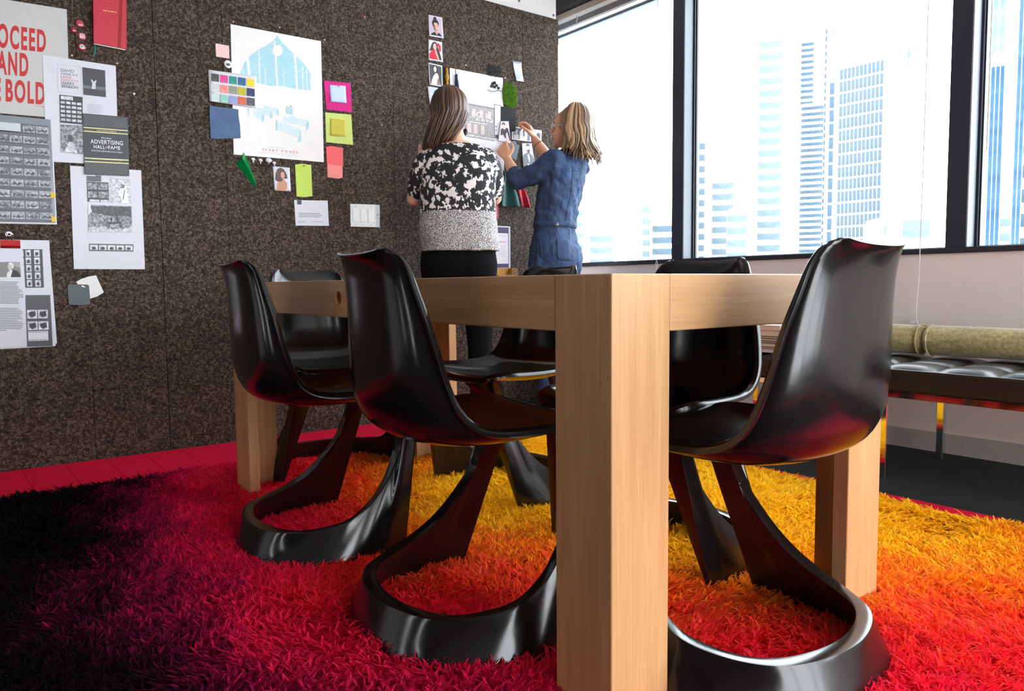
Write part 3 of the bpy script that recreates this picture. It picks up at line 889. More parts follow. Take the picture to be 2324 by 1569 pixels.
# ================================================================== things pinned to the cork wall
WALL_ROT = Matrix(((0, 0, 1), (1, 0, 0), (0, 1, 0))).to_euler()      # local x -> +y, y -> +z, z -> out of the wall
def WP(px, py):
    p = on_plane(px, py, 0, WX)
    return (p[1], p[2])
def cA(*p): return [(x / 3.269, y / 3.269) for x, y in p]
def cB(*p): return [(x / 3.269, 360 + y / 3.269) for x, y in p]
def cC(*p): return [(440 + x / 2.802, y / 2.802) for x, y in p]
def cD(*p): return [(900 + x / 4.614, y / 4.614) for x, y in p]
def cE(*p): return [(880 + x / 4.358, 300 + y / 4.358) for x, y in p]
def cG(*p): return [(1110 + x / 9.807, 250 + y / 9.807) for x, y in p]
def cH(*p): return [(1100 + x / 6.036, 380 + y / 6.036) for x, y in p]
def cK(*p): return [(x / 5.229, 500 + y / 5.229) for x, y in p]
class Item:
    """something flat on the wall; its outline is given in photograph pixels and lies on the wall plane"""
    def __init__(self, name, label, cat, quad, mat, th=0.0007, lift=0.0006, curl=0.0, part='sheet', group=None, split=True):
        self.q = [WP(*p) for p in quad]
        self.c = (sum(p[0] for p in self.q) / len(self.q), sum(p[1] for p in self.q) / len(self.q))
        self.th, self.curl = th, curl
        self.root = thing(name, label, cat, (WX + lift, self.c[0], self.c[1]), WALL_ROT, group)
        loc = [self.loc(p) for p in self.q]
        if curl and len(loc) == 4:
            me = self.curled(loc, mat)
        else:
            me = mesh_of(*prism(loc, 0, th), False, mat)
        self.sheet = obj(part, me, self.root)
        self.k = 1
    def loc(self, p):
        return (p[0] - self.c[0], p[1] - self.c[1])
    def curled(self, L, mat):
        tl, tr, br, bl_ = [np.array(p) for p in L]
        N = 8
        V, Fc = [], []
        for s in (1, 0):
            for i in range(N + 1):
                for j in range(N + 1):
                    v, u = i / N, j / N
                    p = (tl * (1 - u) + tr * u) * (1 - v) + (bl_ * (1 - u) + br * u) * v
                    V.append((p[0], p[1], self.th * s + self.lift(u, v)))
        M_ = (N + 1) ** 2
        for i in range(N):
            for j in range(N):
                a = i * (N + 1) + j
                Fc.append((a, a + N + 1, a + N + 2, a + 1))
                Fc.append((M_ + a, M_ + a + 1, M_ + a + N + 2, M_ + a + N + 1))
        rim = [j for j in range(N)] + [j * (N + 1) + N for j in range(N)] + [N * (N + 1) + N - j for j in range(N)] + [(N - j) * (N + 1) for j in range(N)]
        for a, b in zip(rim, rim[1:] + rim[:1]):
            Fc.append((a, b, M_ + b, M_ + a))
        return mesh_of(V, Fc, True, mat)
    def lift(self, u, v):
        return self.curl * (v ** 2 + 0.25 * (1 - v) ** 3)
    def z(self):
        self.k += 1
        return self.th + 0.00012 * self.k
    def uv(self, u, v, quad=None):
        q = [np.array(p) for p in (self.q if quad is None else [WP(*p) for p in quad])]
        p = (q[0] * (1 - u) + q[1] * u) * (1 - v) + (q[3] * (1 - u) + q[2] * u) * v
        return self.loc(p)
    def hz(self, pts):
        """curl height under each local point (inverse bilinear)"""
        if not self.curl:
            return [0] * len(pts)
        q = [np.array(self.loc(p)) for p in self.q]
        out = []
        for p in pts:
            u = v = .5
            for _ in range(8):
                f = (q[0] * (1 - u) + q[1] * u) * (1 - v) + (q[3] * (1 - u) + q[2] * u) * v - np.array(p)
                du = (q[1] - q[0]) * (1 - v) + (q[2] - q[3]) * v
                dv = (q[3] * (1 - u) + q[2] * u) - (q[0] * (1 - u) + q[1] * u)
                d = np.linalg.solve(np.stack([du, dv], 1), -f)
                u, v = u + d[0], v + d[1]
            out.append(self.lift(u, min(1, max(0, v))) + self.curl * .02)
        return out
    def flat(self, name, polys, mat, parent=None):
        """printed shapes; polys are lists of local points"""
        z = self.z()
        if self.curl:
            return self.flat_curled(name, polys, mat, z, parent)
        V, Fc = [], []
        for P in polys:
            a = sum(P[i][0] * P[(i + 1) % len(P)][1] - P[(i + 1) % len(P)][0] * P[i][1] for i in range(len(P)))
            if a < 0:
                P = P[::-1]
            k = len(V)
            V += [(x, y, z + h + 2e-5 * len(Fc)) for (x, y), h in zip(P, self.hz(P))]
            Fc.append(tuple(range(k, k + len(P))))
        return obj(name, mesh_of(V, Fc, False, mat), parent or self.root)
    def flat_curled(self, name, polys, mat, z, parent):
        bm = bmesh.new()
        for P in polys:
            bm.faces.new([bm.verts.new((x, y, 0)) for x, y in P])
        bmesh.ops.recalc_face_normals(bm, faces=bm.faces)
        ys_ = [self.loc(p)[1] for p in self.q]
        for y in np.linspace(min(ys_), max(ys_), 14)[1:-1]:
            bmesh.ops.bisect_plane(bm, geom=list(bm.verts) + list(bm.edges) + list(bm.faces), plane_co=(0, y, 0), plane_no=(0, 1, 0))
        for v, h in zip(bm.verts, self.hz([(v.co.x, v.co.y) for v in bm.verts])):
            v.co.z = z + h
        bmesh.ops.recalc_face_normals(bm, faces=bm.faces)
        if sum(f.normal.z for f in bm.faces) < 0:
            bmesh.ops.reverse_faces(bm, faces=bm.faces)
        me = bpy.data.meshes.new(name)
        bm.to_mesh(me); bm.free()
        me.materials.append(mat)
        return obj(name, me, parent or self.root)
    def pix(self, name, polys, mat, parent=None):
        return self.flat(name, [[self.loc(WP(*p)) for p in P] for P in polys], mat, parent)
    def unit(self, name, polys, mat, quad=None, parent=None):
        return self.flat(name, [[self.uv(u, v, quad) for u, v in P] for P in polys], mat, parent)
    def text(self, s, quad, mat, bold=0.0, name='lettering', spacing=1.0):
        cu = bpy.data.curves.new('t', 'FONT')
        cu.body = s
        cu.offset = bold
        cu.resolution_u = 6
        cu.space_character = spacing
        o = bpy.data.objects.new('t', cu)
        COL.objects.link(o)
        dg = bpy.context.evaluated_depsgraph_get(); dg.update()
        me = bpy.data.meshes.new_from_object(o.evaluated_get(dg))
        bpy.data.objects.remove(o, do_unlink=True)
        co = np.array([v.co for v in me.vertices])
        lo, hi = co.min(0), co.max(0)
        q = [np.array(WP(*p)) for p in quad]
        z = self.z()
        for v in me.vertices:
            u = (v.co.x - lo[0]) / (hi[0] - lo[0]); w = 1 - (v.co.y - lo[1]) / (hi[1] - lo[1])
            p = (q[0] * (1 - u) + q[1] * u) * (1 - w) + (q[3] * (1 - u) + q[2] * u) * w
            v.co = (p[0] - self.c[0], p[1] - self.c[1], z)
        me.materials.clear(); me.materials.append(mat)
        return obj(name, me, self.root)
    def lines(self, quad, n, mat, fill=0.45, ragged=True, name='text_lines'):
        P = []
        for i in range(n):
            v0 = (i + .2) / n
            v1 = v0 + fill / n
            e = random.uniform(.8, 1.0) if ragged else 1.0
            P.append([(0, v0), (e, v0), (e, v1), (0, v1)])
        return self.unit(name, P, mat, quad)
def rect(u0, v0, u1, v1): return [(u0, v0), (u1, v0), (u1, v1), (u0, v1)]
def oval(cx, cy, rx, ry, n=18): return [(cx + rx * math.cos(2 * math.pi * k / n), cy + ry * math.sin(2 * math.pi * k / n)) for k in range(n)]
ink = lambda c, r=0.5: plain('ink_%d_%d_%d' % tuple(c), c, r, grain=0.05, gscale=90)
def photo_tone(name, a, b, scale=90):
    """black-and-white photograph tone: a print made of greys"""
    if name in _M: return _M[name]
    m = bpy.data.materials.new(name)
    n = NT(m)
    nz = n.noise(n.coords(), scale, 5, 0.7)
    n.link(n.ramp(nz.outputs['Fac'], [(0.35, s2l(a)), (0.5, s2l(tuple((x + y) / 2 for x, y in zip(a, b)))), (0.62, s2l(b))]), n.bsdf.inputs['Base Color'])
    n.set(Roughness=0.4)
    _M[name] = m
    return m
ph_mid, ph_dark, ph_light = photo_tone('photo_grey', (60, 60, 66), (190, 190, 196)), photo_tone('photo_dark', (28, 28, 32), (86, 86, 92)), photo_tone('photo_light', (150, 150, 156), (236, 236, 240))
W_PAPER = paper((218, 218, 226))
steel = plain('pin_steel', (200, 200, 200), 0.25, 1.0, grain=0)
red_ink = ink((196, 22, 24))

# --- big poster, partly outside the frame
p = Item('lettering_poster', 'large pale grey poster with huge red lettering above the photo contact sheet', 'poster', cA((-330, -62), (495, 70), (521, 885), (-330, 812)), paper((200, 198, 194)))
p.text('PROCEED', cA((-152, 150), (340, 224), (340, 392), (-152, 340)), red_ink, 0.034, spacing=1.22)
p.text('AND', cA((-22, 374), (210, 398), (210, 570), (-22, 551)), red_ink, 0.034, spacing=1.22)
p.text('BE', cA((-118, 568), (6, 581), (6, 752), (-118, 742)), red_ink, 0.034, spacing=1.22)
p.text('BOLD', cA((42, 584), (333, 613), (333, 781), (42, 756)), red_ink, 0.034, spacing=1.22)
p.text('- SAMUEL MOCKBEE', cA((248, 783), (330, 792), (330, 798), (248, 788)), red_ink)
# --- red notebook
nb = Item('red_notebook', 'red hardback notebook with elastic band hung near the top edge', 'notebook', cA((684, -70), (930, -30), (932, 372), (690, 326)), plain('red_cloth_cover', (196, 36, 56), 0.5), th=0.020, lift=0.001, part='cover')
nb.pix('elastic_band', [cA((880, -45), (904, -40), (888, 368), (864, 362))], plain('red_elastic', (150, 10, 20), 0.6))
for a_, b_ in ((757, 786), (791, 808), (813, 838), (842, 856)):
    nb.pix('gold_word', [cA((a_, 84 + (a_ - 757) * .16), (b_, 84 + (b_ - 757) * .16), (b_, 90 + (b_ - 757) * .16), (a_, 90 + (a_ - 757) * .16))], plain('gold_foil', (230, 180, 110), 0.35, 0.3))
q = [nb.loc(WP(*p_)) for p_ in cA((692, 329), (928, 374), (926, 381), (692, 335))]
obj('page_block', mesh_of(*prism(q, 0.003, 0.017)), nb.root, paper((222, 214, 204)))
rb = [nb.loc(WP(*p_)) for p_ in cA((700, 330), (704, 360), (699, 395), (690, 432))]
obj('ribbon_marker', baked('ribbon', mesh_of([(x + dx, y, .010 + .002 * i) for i, (x, y) in enumerate(rb) for dx in (-.0025, .0025)], [(2 * i, 2 * i + 1, 2 * i + 3, 2 * i + 2) for i in range(3)], True, fabric('teal_ribbon', (20, 130, 120))), [('SOLIDIFY', dict(thickness=.0006)), ('SUBSURF', dict(levels=2))]), nb.root)
# --- four badges
for (cx, cy, r, lab, c) in ((590, 177, 30, 'topmost pink button badge beside the red notebook', (190, 70, 84)), (545, 224, 23, 'smallest red button badge, left of the other badges', (176, 48, 60)),
                            (607, 271, 30, 'red-and-white checked button badge, third down beside the notebook', (196, 84, 96)), (606, 350, 30, 'white button badge with red rim, lowest beside the notebook', (190, 40, 54))):
    (px_, py_), = cA((cx, cy))
    y_, z_ = WP(px_, py_)
    R_ = abs(WP(px_ + r / 3.269, py_)[0] - y_)
    t = thing('button_badge', lab, 'badge', (WX + .001, y_, z_), WALL_ROT, 'button badges beside the notebook')
    obj('disc', mesh_of(*lathe([(R_, 0), (R_, .003), (R_ * .9, .0045), (R_ * .5, .006), (.0005, .0065)], 24), True, plain('badge_%d' % cx, c, 0.15, coat=0.6)), t)
    if cx == 607:
        obj('check_print', mesh_of([(-.6 * R_ + .42 * R_ * (i % 3), -.6 * R_ + .42 * R_ * (i // 3), .0068) for i in range(9)] + [], []), t, None) if False else None
        V_, F_ = [], []
        for a_ in (-.5, -.05, .4):
            k_ = len(V_); V_ += [(-.6 * R_, a_ * R_, .0068), (.6 * R_, a_ * R_, .0068), (.6 * R_, (a_ + .16) * R_, .0068), (-.6 * R_, (a_ + .16) * R_, .0068)]; F_.append((k_, k_ + 1, k_ + 2, k_ + 3))
            k_ = len(V_); V_ += [(a_ * R_, -.6 * R_, .0069), ((a_ + .16) * R_, -.6 * R_, .0069), ((a_ + .16) * R_, .6 * R_, .0069), (a_ * R_, .6 * R_, .0069)]; F_.append((k_, k_ + 1, k_ + 2, k_ + 3))
        obj('check_print', mesh_of(V_, F_, False, paper((236, 226, 226))), t)
    if cy == 350:
        obj('white_print', mesh_of(*xform(lathe([(R_ * .72, 0), (R_ * .5, .0006), (.0005, .0008)], 18), Matrix.Translation((0, 0, .0056))), True, photo_tone('badge_print', (150, 150, 150), (240, 240, 240), 300)), t)
# --- pinned spread with portraits of a book
p = Item('layout_sheet', 'white layout sheet with a book cover mock-up, left of the dark booklet', 'sheet', cA((315, 408), (858, 490), (880, 1230), (345, 1198)), W_PAPER, lift=0.0022)
bk_ink, pk_ink = ink((50, 50, 56)), ink((214, 110, 120))
for s, q, i_ in (('DAVID', (450, 510, 547, 536, 0.14), bk_ink), ('OGILVY', (450, 538, 577, 560, .14), bk_ink), ('HIRE', (450, 561, 532, 584, .14), pk_ink), ('GIANTS', (452, 582, 578, 606, .14), pk_ink), ('HARRY', (455, 604, 551, 630, .14), bk_ink), ('BENSON', (458, 628, 577, 655, .14), bk_ink)):
    x0, y0, x1, y1, sl = q
    d = (x1 - x0) * .13
    p.text(s, cA((x0, y0), (x1, y0 + d), (x1, y1 + d * .5), (x0, y1 - d * .3)), i_, 0)
p.pix('page_outline', [cA((424, 474), (600, 498), (600, 501), (424, 477)), cA((428, 682), (606, 700), (606, 703), (428, 685)), cA((424, 474), (427, 474), (431, 684), (428, 684)), cA((596, 497), (599, 498), (606, 702), (603, 702))], ink((196, 196, 202)))
p.pix('photo', [cA((610, 500), (778, 524), (785, 723), (618, 704))], plain('photo_charcoal', (58, 58, 64), .4))
p.pix('photo_figure', [cA((672, 590), (684, 596), (694, 610), (708, 598), (716, 600), (708, 622), (712, 664), (678, 662), (684, 622))], ink((206, 206, 210)))
p.pix('photo_wall', [cA((615, 632), (680, 640), (680, 662), (615, 655)), cA((708, 642), (782, 650), (782, 674), (708, 666))], ink((110, 110, 116)))
p.pix('contact_print', [cA((440, 704), (612, 722), (612, 926), (445, 911))], plain('photo_black', (40, 40, 46), .4))
p.unit('contact_frames', [rect(.03 + .24 * c_ + .01, .22 + .155 * r_, .03 + .24 * c_ + .2, .22 + .155 * r_ + .09) for r_ in range(5) for c_ in range(4)] + [rect(.05, .03, .58, .16)], ph_light, cA((440, 704), (612, 722), (612, 926), (445, 911)))
p.pix('photo', [cA((447, 925), (617, 933), (619, 1147), (452, 1130))], ph_mid)
p.pix('photo_doorway', [cA((503, 1010), (512, 1000), (528, 1002), (538, 1012), (540, 1052), (505, 1050))], ink((70, 70, 76)))
p.pix('photo_path', [cA((470, 1130), (512, 1056), (545, 1056), (575, 1140))], ph_light)
p.lines(cA((645, 768), (755, 780), (757, 850), (647, 840)), 7, ink((190, 190, 198)))
# --- dark booklet
p = Item('dark_booklet', 'dark booklet with gold bands and white title pinned over the layout sheets', 'booklet', cA((612, 843), (947, 872), (957, 1308), (625, 1295)), plain('booklet_cover', (60, 64, 68), .45), th=.004, lift=.004, part='cover')
gold = plain('gold_band', (214, 200, 140), .35, .3)
for v in (.224, .284, .725, .782):
    p.unit('gold_band', [rect(.01, v, .99, v + .013)], gold)
dots = []
for (v0, rows) in ((.03, 8), (.815, 8)):
    for r_ in range(rows):
        for c_ in range(16):
            u = .04 + c_ * .06 + (.03 if r_ % 2 else 0)
            v = v0 + r_ * .022
            if u < .97: dots.append([(u - .009, v), (u, v - .006), (u + .009, v), (u, v + .006)])
p.unit('dot_pattern', dots, ink((184, 186, 180)))['kind'] = 'stuff'
wht = ink((236, 236, 232))
p.unit('title_panel', [rect(.0, .31, 1, .71)], plain('booklet_panel', (52, 54, 58), .45))
p.text('84TH ANNUAL', cA((748, 1020), (826, 1027), (826, 1037), (748, 1031)), wht)
p.text('ADVERTISING', cA((668, 1036), (908, 1050), (909, 1081), (670, 1066)), wht, .006, spacing=1.08)
p.text('HALL', cA((692, 1077), (776, 1082), (777, 1109), (693, 1103)), wht, .006, spacing=1.08)
p.text('OF', cA((780, 1090), (797, 1091), (797, 1102), (780, 1101)), wht, .01)
p.text('FAME', cA((800, 1084), (888, 1089), (889, 1116), (801, 1110)), wht, .006, spacing=1.08)
p.text('INDUCTION CEREMONIES & GALA DINNER', cA((676, 1114), (905, 1130), (905, 1140), (676, 1124)), wht)
p.text('AMERICAN ADVERTISING FEDERATION', cA((712, 966), (860, 977), (860, 985), (712, 974)), gold)
p.text('APRIL 29, 2013, THE WALDORF ASTORIA, NEW YORK CITY', cA((680, 1178), (905, 1191), (905, 1198), (680, 1185)), gold)
# --- contact sheet
cs_m = plain('contact_sheet_gloss', (112, 120, 130), 0.28, grain=.12, gscale=5)
cq = [cA((-260, 828))[0], cA((383, 890))[0], cB((422, 490))[0], cB((-260, 478))[0]]
p = Item('contact_sheet', 'glossy grey photographic contact sheet with yellow stickers below the red-lettered poster', 'photo sheet', cq, W_PAPER, lift=.003)
p.unit('film_print', [rect(0, .0, .985, .985)], cs_m)
film = plain('film_edge', (66, 70, 78), .35)
tone = [photo_tone('frame_tone_%d' % k, (70 + 18 * k, 72 + 18 * k, 78 + 18 * k), (176 + 14 * k, 178 + 14 * k, 186 + 14 * k), 70 + 40 * k) for k in range(3)]
for r_ in range(9):
    v0 = .075 + r_ * .102
    p.unit('film_strip', [rect(.01, v0 - .012, .95, v0 + .085)], film)
    for c_ in range(6):
        u0 = .02 + c_ * .157
        if r_ == 0 and c_ in (1, 2, 3):
            continue
        fr_o = p.unit('frame', [rect(u0, v0, u0 + .145, v0 + .066)], tone[(r_ + c_) % 3])
        p.unit('frame_figure', [[(u0 + .02 + .018 * k_, v0 + .034 + .012 * math.sin(k_ * 2.1 + r_ + c_)) for k_ in range(7)] + [(u0 + .13 - .018 * k_, v0 + .052 + .006 * math.sin(k_ * 1.7 + c_)) for k_ in range(7)]], plain('film_figure', (58, 60, 66), .4), parent=fr_o)
p.unit('blank_strip', [rect(.2, .07, .62, .145)], paper((206, 210, 216)))
for q in (cB((372, 255), (402, 258), (403, 298), (374, 296)), cB((378, 432), (408, 435), (410, 475), (380, 473))):
    p.pix('yellow_sticker', [q], plain('yellow_sticker', (232, 192, 36), .6))
# --- sheet with picnic photographs
p = Item('photo_layout_sheet', 'white sheet of black-and-white photographs directly below the dark booklet', 'sheet', cB((519, 53), (1046, 88), (1075, 822), (548, 820)), W_PAPER, lift=.0012)
p.pix('photo', [cB((805, 140), (968, 152), (972, 337), (808, 328))], ph_light)
p.pix('photo_figure', [cB((893, 225), (905, 195), (918, 192), (928, 212), (940, 235), (955, 330), (905, 332), (898, 290), (880, 268))], ink((240, 240, 242)))
p.pix('photo_head', [cB((893, 215), (898, 195), (914, 191), (926, 200), (922, 218), (905, 224))], ink((120, 120, 126)))
p.pix('photo_tie', [cB((922, 232), (928, 232), (915, 305), (908, 303))], ink((90, 90, 96)))
p.pix('film_print', [cB((642, 128), (708, 132), (708, 172), (642, 168)), cB((708, 124), (750, 128), (750, 172), (708, 170))], plain('film_edge', (66, 70, 78), .35))
qf = cB((642, 172), (803, 178), (808, 325), (648, 320))
p.pix('film_print', [qf], plain('photo_black', (40, 40, 46), .4))
for r_ in range(2):
    for c_ in range(2):
        fr_o = p.unit('frame', [rect(.03 + .49 * c_, .06 + .42 * r_, .47 + .49 * c_, .38 + .42 * r_)], ph_mid, qf)
p.unit('frame', [rect(.1, .88, .55, .99), rect(.6, .88, .98, .99)], ph_light, qf)
qt = cB((652, 343), (975, 355), (980, 548), (655, 545))
p.pix('photo', [qt], ph_mid)
p.unit('photo_sky', [[(0, 0), (.06, .0), (.12, .2), (.05, .3), (0, .38)]], ink((224, 224, 228)), qt)
p.unit('photo_tree', [[(.05, .05), (.98, .02), (.99, .40), (.72, .36), (.5, .40), (.3, .34), (.1, .28)], [(.62, .36), (.68, .36), (.67, .55), (.63, .55)]], ph_dark, qt)
p.unit('photo_table', [[(.42, .62), (.75, .6), (.76, .68), (.43, .70)], [(.46, .68), (.49, .68), (.47, .86), (.44, .86)], [(.70, .66), (.73, .66), (.75, .84), (.72, .84)], oval(.52, .52, .03, .08), oval(.66, .52, .04, .09)], ink((70, 70, 76)), qt)
p.unit('photo_ground', [[(0, .82), (.4, .8), (.42, .9), (.78, .88), (1, .8), (1, 1), (0, 1)]], ph_light, qt)
qs = cB((660, 632), (988, 638), (988, 690), (662, 685))
p.pix('film_print', [qs], plain('photo_black', (40, 40, 46), .4))
for c_ in range(5):
    fr_o = p.unit('frame', [rect(.015 + .198 * c_, .14, .19 + .198 * c_, .86)], ph_light, qs)
    p.unit('frame_figure', [oval(.10 + .198 * c_, .62, .05, .22, 9)], ink((70, 70, 76)), qs, parent=fr_o)
p.pix('page_outline', [cB((658, 562), (986, 570), (986, 573), (658, 565)), cB((664, 758), (994, 762), (994, 765), (664, 761)), cB((822, 566), (825, 566), (829, 632), (826, 632)), cB((828, 690), (831, 690), (833, 760), (830, 760))], ink((214, 214, 220)))
# --- clipped stack of sheets
for k_, q in enumerate((cK((-250, 228), (580, 240), (676, 1462), (-250, 1540)), cK((-250, 236), (570, 244), (662, 1482), (-250, 1542)), cK((-250, 240), (582, 246), (655, 1494), (-250, 1546)))):
    t = Item('clipped_sheet', ('backmost white sheet of the stack held by the red binder clip', 'middle white sheet of the stack held by the red binder clip', 'white sheet with film-strip prints, right behind the text page in the red clip')[k_], 'sheet', q, W_PAPER, th=.0012, lift=.001 + .0016 * k_, group='sheets in the red binder clip')
p = t
qf = cK((240, 345), (500, 346), (520, 800), (262, 803))
p.pix('film_print', [qf], plain('photo_black', (40, 40, 46), .4))
for c_, (a, b) in enumerate(((.0, .13), (.22, .46), (.60, .86))):
    for r_ in range(5):
        fr_o = p.unit('frame', [rect(a, .02 + .195 * r_, b, .19 + .195 * r_)], ph_light, qf)
        p.unit('frame_figure', [oval((a + b) / 2, .12 + .195 * r_, (b - a) * .28, .05, 9)], ink((60, 60, 66)), qf, parent=fr_o)
qf = cK((300, 890), (592, 888), (622, 1490), (320, 1500))
p.pix('film_print', [qf], plain('photo_charcoal', (58, 58, 64), .35))
for r_ in range(2):
    for c_ in range(2):
        fr_o = p.unit('frame', [rect(.04 + .43 * c_, .285 + .225 * r_, .44 + .43 * c_, .455 + .225 * r_)], ph_light, qf)
        p.unit('frame_figure', [[(.1 + .43 * c_, .33 + .225 * r_), (.36 + .43 * c_, .31 + .225 * r_), (.38 + .43 * c_, .40 + .225 * r_), (.22 + .43 * c_, .44 + .225 * r_), (.12 + .43 * c_, .40 + .225 * r_)]], ink((52, 52, 58)), qf, parent=fr_o)
p.unit('blank_strip', [rect(.05, .70, .84, .89)], paper((222, 222, 230)), qf)
p.unit('perforation', [rect(.07 + .075 * k_, v, .105 + .075 * k_, v + .018) for k_ in range(10) for v in (.71, .862)], ink((60, 60, 66)), qf)
p = Item('text_page', 'front page of text with a grey portrait photograph, held by the red binder clip', 'sheet', cK((-250, 330), (262, 338), (350, 1500), (-250, 1530)), W_PAPER, lift=.0075)
qf = cK((-80, 497), (236, 496), (246, 676), (-76, 678))
p.pix('photo', [qf], plain('photo_grey_flat', (120, 116, 114), .4))
p.unit('photo_wall', [[(.62, .02), (1, .02), (1, .4), (.8, .3)]], ink((160, 158, 156)), qf)
p.unit('portrait_jacket', [[(.46, 1), (.55, .62), (.72, .5), (.9, .62), (1, .9), (1, 1)]], ink((38, 38, 42)), qf)
p.unit('portrait_shirt', [[(.46, 1), (.50, .7), (.64, .52), (.70, .55), (.62, 1)]], ink((228, 226, 222)), qf)
p.unit('portrait_face', [oval(.61, .32, .085, .26)], ink((196, 192, 188)), qf)
p.unit('portrait_hair', [[(.54, .10), (.6, .03), (.7, .06), (.76, .2), (.74, .4), (.69, .42), (.67, .22), (.6, .14)]], ink((226, 224, 222)), qf)
p.lines(cK((-120, 722), (270, 728), (280, 1000), (-115, 992)), 15, ink((120, 120, 128)))
p.lines(cK((-120, 1035), (272, 1040), (290, 1300), (-110, 1292)), 13, ink((140, 140, 148)))
p.lines(cK((-20, 1298), (92, 1300), (92, 1316), (-20, 1314)), 1, ink((110, 110, 116)))
# binder clip
y0, z0 = WP(*cK((0, 236))[0]); y1, z1 = WP(*cK((240, 330))[0])
bc = thing('binder_clip', 'red binder clip with folded silver handle holding the stack of sheets', 'clip', (WX + .001, (y0 + y1) / 2, (z0 + z1) / 2), WALL_ROT)
hw, hh = (y1 - y0) / 2, (z0 - z1) / 2
redc = plain('red_clip_enamel', (176, 14, 18), .2, .2)
Vb = []
prof = [(hh, 0.002), (hh, .016), (-hh * .5, .0135), (-hh, .0105), (-hh, .0095), (-hh * .5, .0122), (hh * .86, .0145), (hh * .86, .002)]
for s in (-1, 1):
    Vb += [(s * hw, a, b) for a, b in prof]
nP = len(prof)
obj('body', mesh_of(Vb, [tuple(range(nP - 1, -1, -1)), tuple(range(nP, 2 * nP))] + [(i, (i + 1) % nP, nP + (i + 1) % nP, nP + i) for i in range(nP)], False, redc), bc)
obj('lip', mesh_of(*tube([(-hw, -hh, .0105), (hw, -hh, .0105)], .0022, 8), True, plain('clip_brown_edge', (90, 46, 20), .3, .5)), bc)
hc_ = hw * -.1
obj('handle', mesh_of(*tube(catmull([(hc_ - hw * .32, hh, .014), (hc_ - hw * .26, hh + .012, .018), (hc_ - hw * .36, hh + .022, .02), (hc_ - hw * .15, hh + .031, .02), (hc_ + hw * .12, hh + .031, .02), (hc_ + hw * .34, hh + .022, .02), (hc_ + hw * .24, hh + .012, .018), (hc_ + hw * .30, hh, .014)], 6), .0024, 8), True, chrome), bc)
obj('handle', mesh_of(*tube([(hc_ + .006 * math.cos(a), hh + .022 + .006 * math.sin(a), .021) for a in np.linspace(0, 2 * math.pi, 20)], .002, 8), True, chrome), bc)
# --- colour chips
p = Item('paint_chip', 'white curved-edge colour chip half behind the dark grey chip', 'swatch', cB((565, 915), (600, 895), (655, 876), (712, 867), (770, 993), (720, 1024), (668, 1040), (600, 970)), paper((232, 230, 226)), th=.0012, lift=.001)
p = Item('paint_chip', 'dark grey rounded colour chip pinned below the photo sheet', 'swatch', cB((500, 945), (510, 936), (580, 934), (650, 936), (660, 946), (670, 1072), (662, 1082), (590, 1088), (520, 1086), (510, 1078)), plain('grey_chip', (78, 86, 88), .5), th=.0012, lift=.0028)
p.pix('pin', [cB((604, 942), (628, 952), (627, 957), (603, 947))], steel)
# --- bits round the illustrated poster
Item('fabric_swatch', 'small pale pink swatch at the top left of the illustrated poster', 'swatch', cC((137, 276), (223, 292), (226, 373), (141, 360)), paper((240, 200, 200)))
p = Item('illustrated_poster', 'off-white poster with a pale blue arched forest scene and church pews', 'poster', cC((233, 154), (808, 263), (826, 1032), (253, 983)), paper((240, 236, 234)))
blue = ink((168, 214, 226))
p.pix('arch_print', [cC((292, 470), (320, 400), (360, 352), (410, 315), (470, 285), (508, 258), (530, 226), (560, 272), (610, 318), (660, 365), (705, 412), (742, 470), (745, 575), (660, 568), (560, 548), (480, 546), (400, 528), (395, 486))], blue)
p.pix('moon_print', [[(440 + x / 2.802, y / 2.802) for x, y in oval(532, 323, 32, 35, 24)]], paper((240, 236, 234)))
trk = []
for (x0, y0_, x1, y1_, w) in ((512, 262, 520, 340, 9), (518, 340, 530, 548, 11), (642, 345, 656, 568, 13), (341, 372, 352, 478, 18), (412, 318, 420, 532, 7), (452, 430, 456, 540, 5), (690, 420, 694, 570, 6), (716, 440, 719, 572, 5), (568, 430, 571, 550, 4), (310, 430, 313, 472, 4), (742, 480, 744, 574, 4)):
    trk.append(cC((x0 - w / 2, y0_), (x0 + w / 2, y0_), (x1 + w / 2, y1_), (x1 - w / 2, y1_)))
for (x0, y0_, x1, y1_) in ((518, 300, 478, 262), (520, 330, 470, 300), (522, 350, 468, 322), (526, 300, 560, 280), (640, 352, 588, 300), (645, 372, 600, 332), (416, 350, 380, 332), (418, 372, 450, 350), (418, 400, 372, 440), (420, 420, 452, 408), (420, 450, 380, 470), (650, 440, 612, 420), (652, 460, 690, 440), (652, 500, 620, 480), (692, 470, 716, 450), (690, 500, 670, 480), (570, 470, 590, 452), (570, 490, 552, 470), (455, 470, 470, 452), (742, 510, 730, 492)):
    trk.append(cC((x0, y0_ - 2.5), (x1, y1_ - .8), (x1, y1_ + .8), (x0, y0_ + 2.5)))
p.pix('tree_print', trk, paper((240, 236, 234)))
pew, pew2 = ink((206, 226, 230)), ink((172, 212, 220))
for q_ in [cC((442, 668), (526, 690), (528, 724), (445, 702)), cC((398, 682), (484, 706), (486, 742), (400, 716)), cC((380, 704), (432, 722), (434, 762), (382, 742)), cC((568, 738), (724, 764), (726, 805), (570, 776)), cC((525, 768), (678, 824), (680, 880), (528, 826)), cC((606, 730), (640, 736), (642, 760), (608, 752))]:
    p.pix('pew_print', [q_], pew)
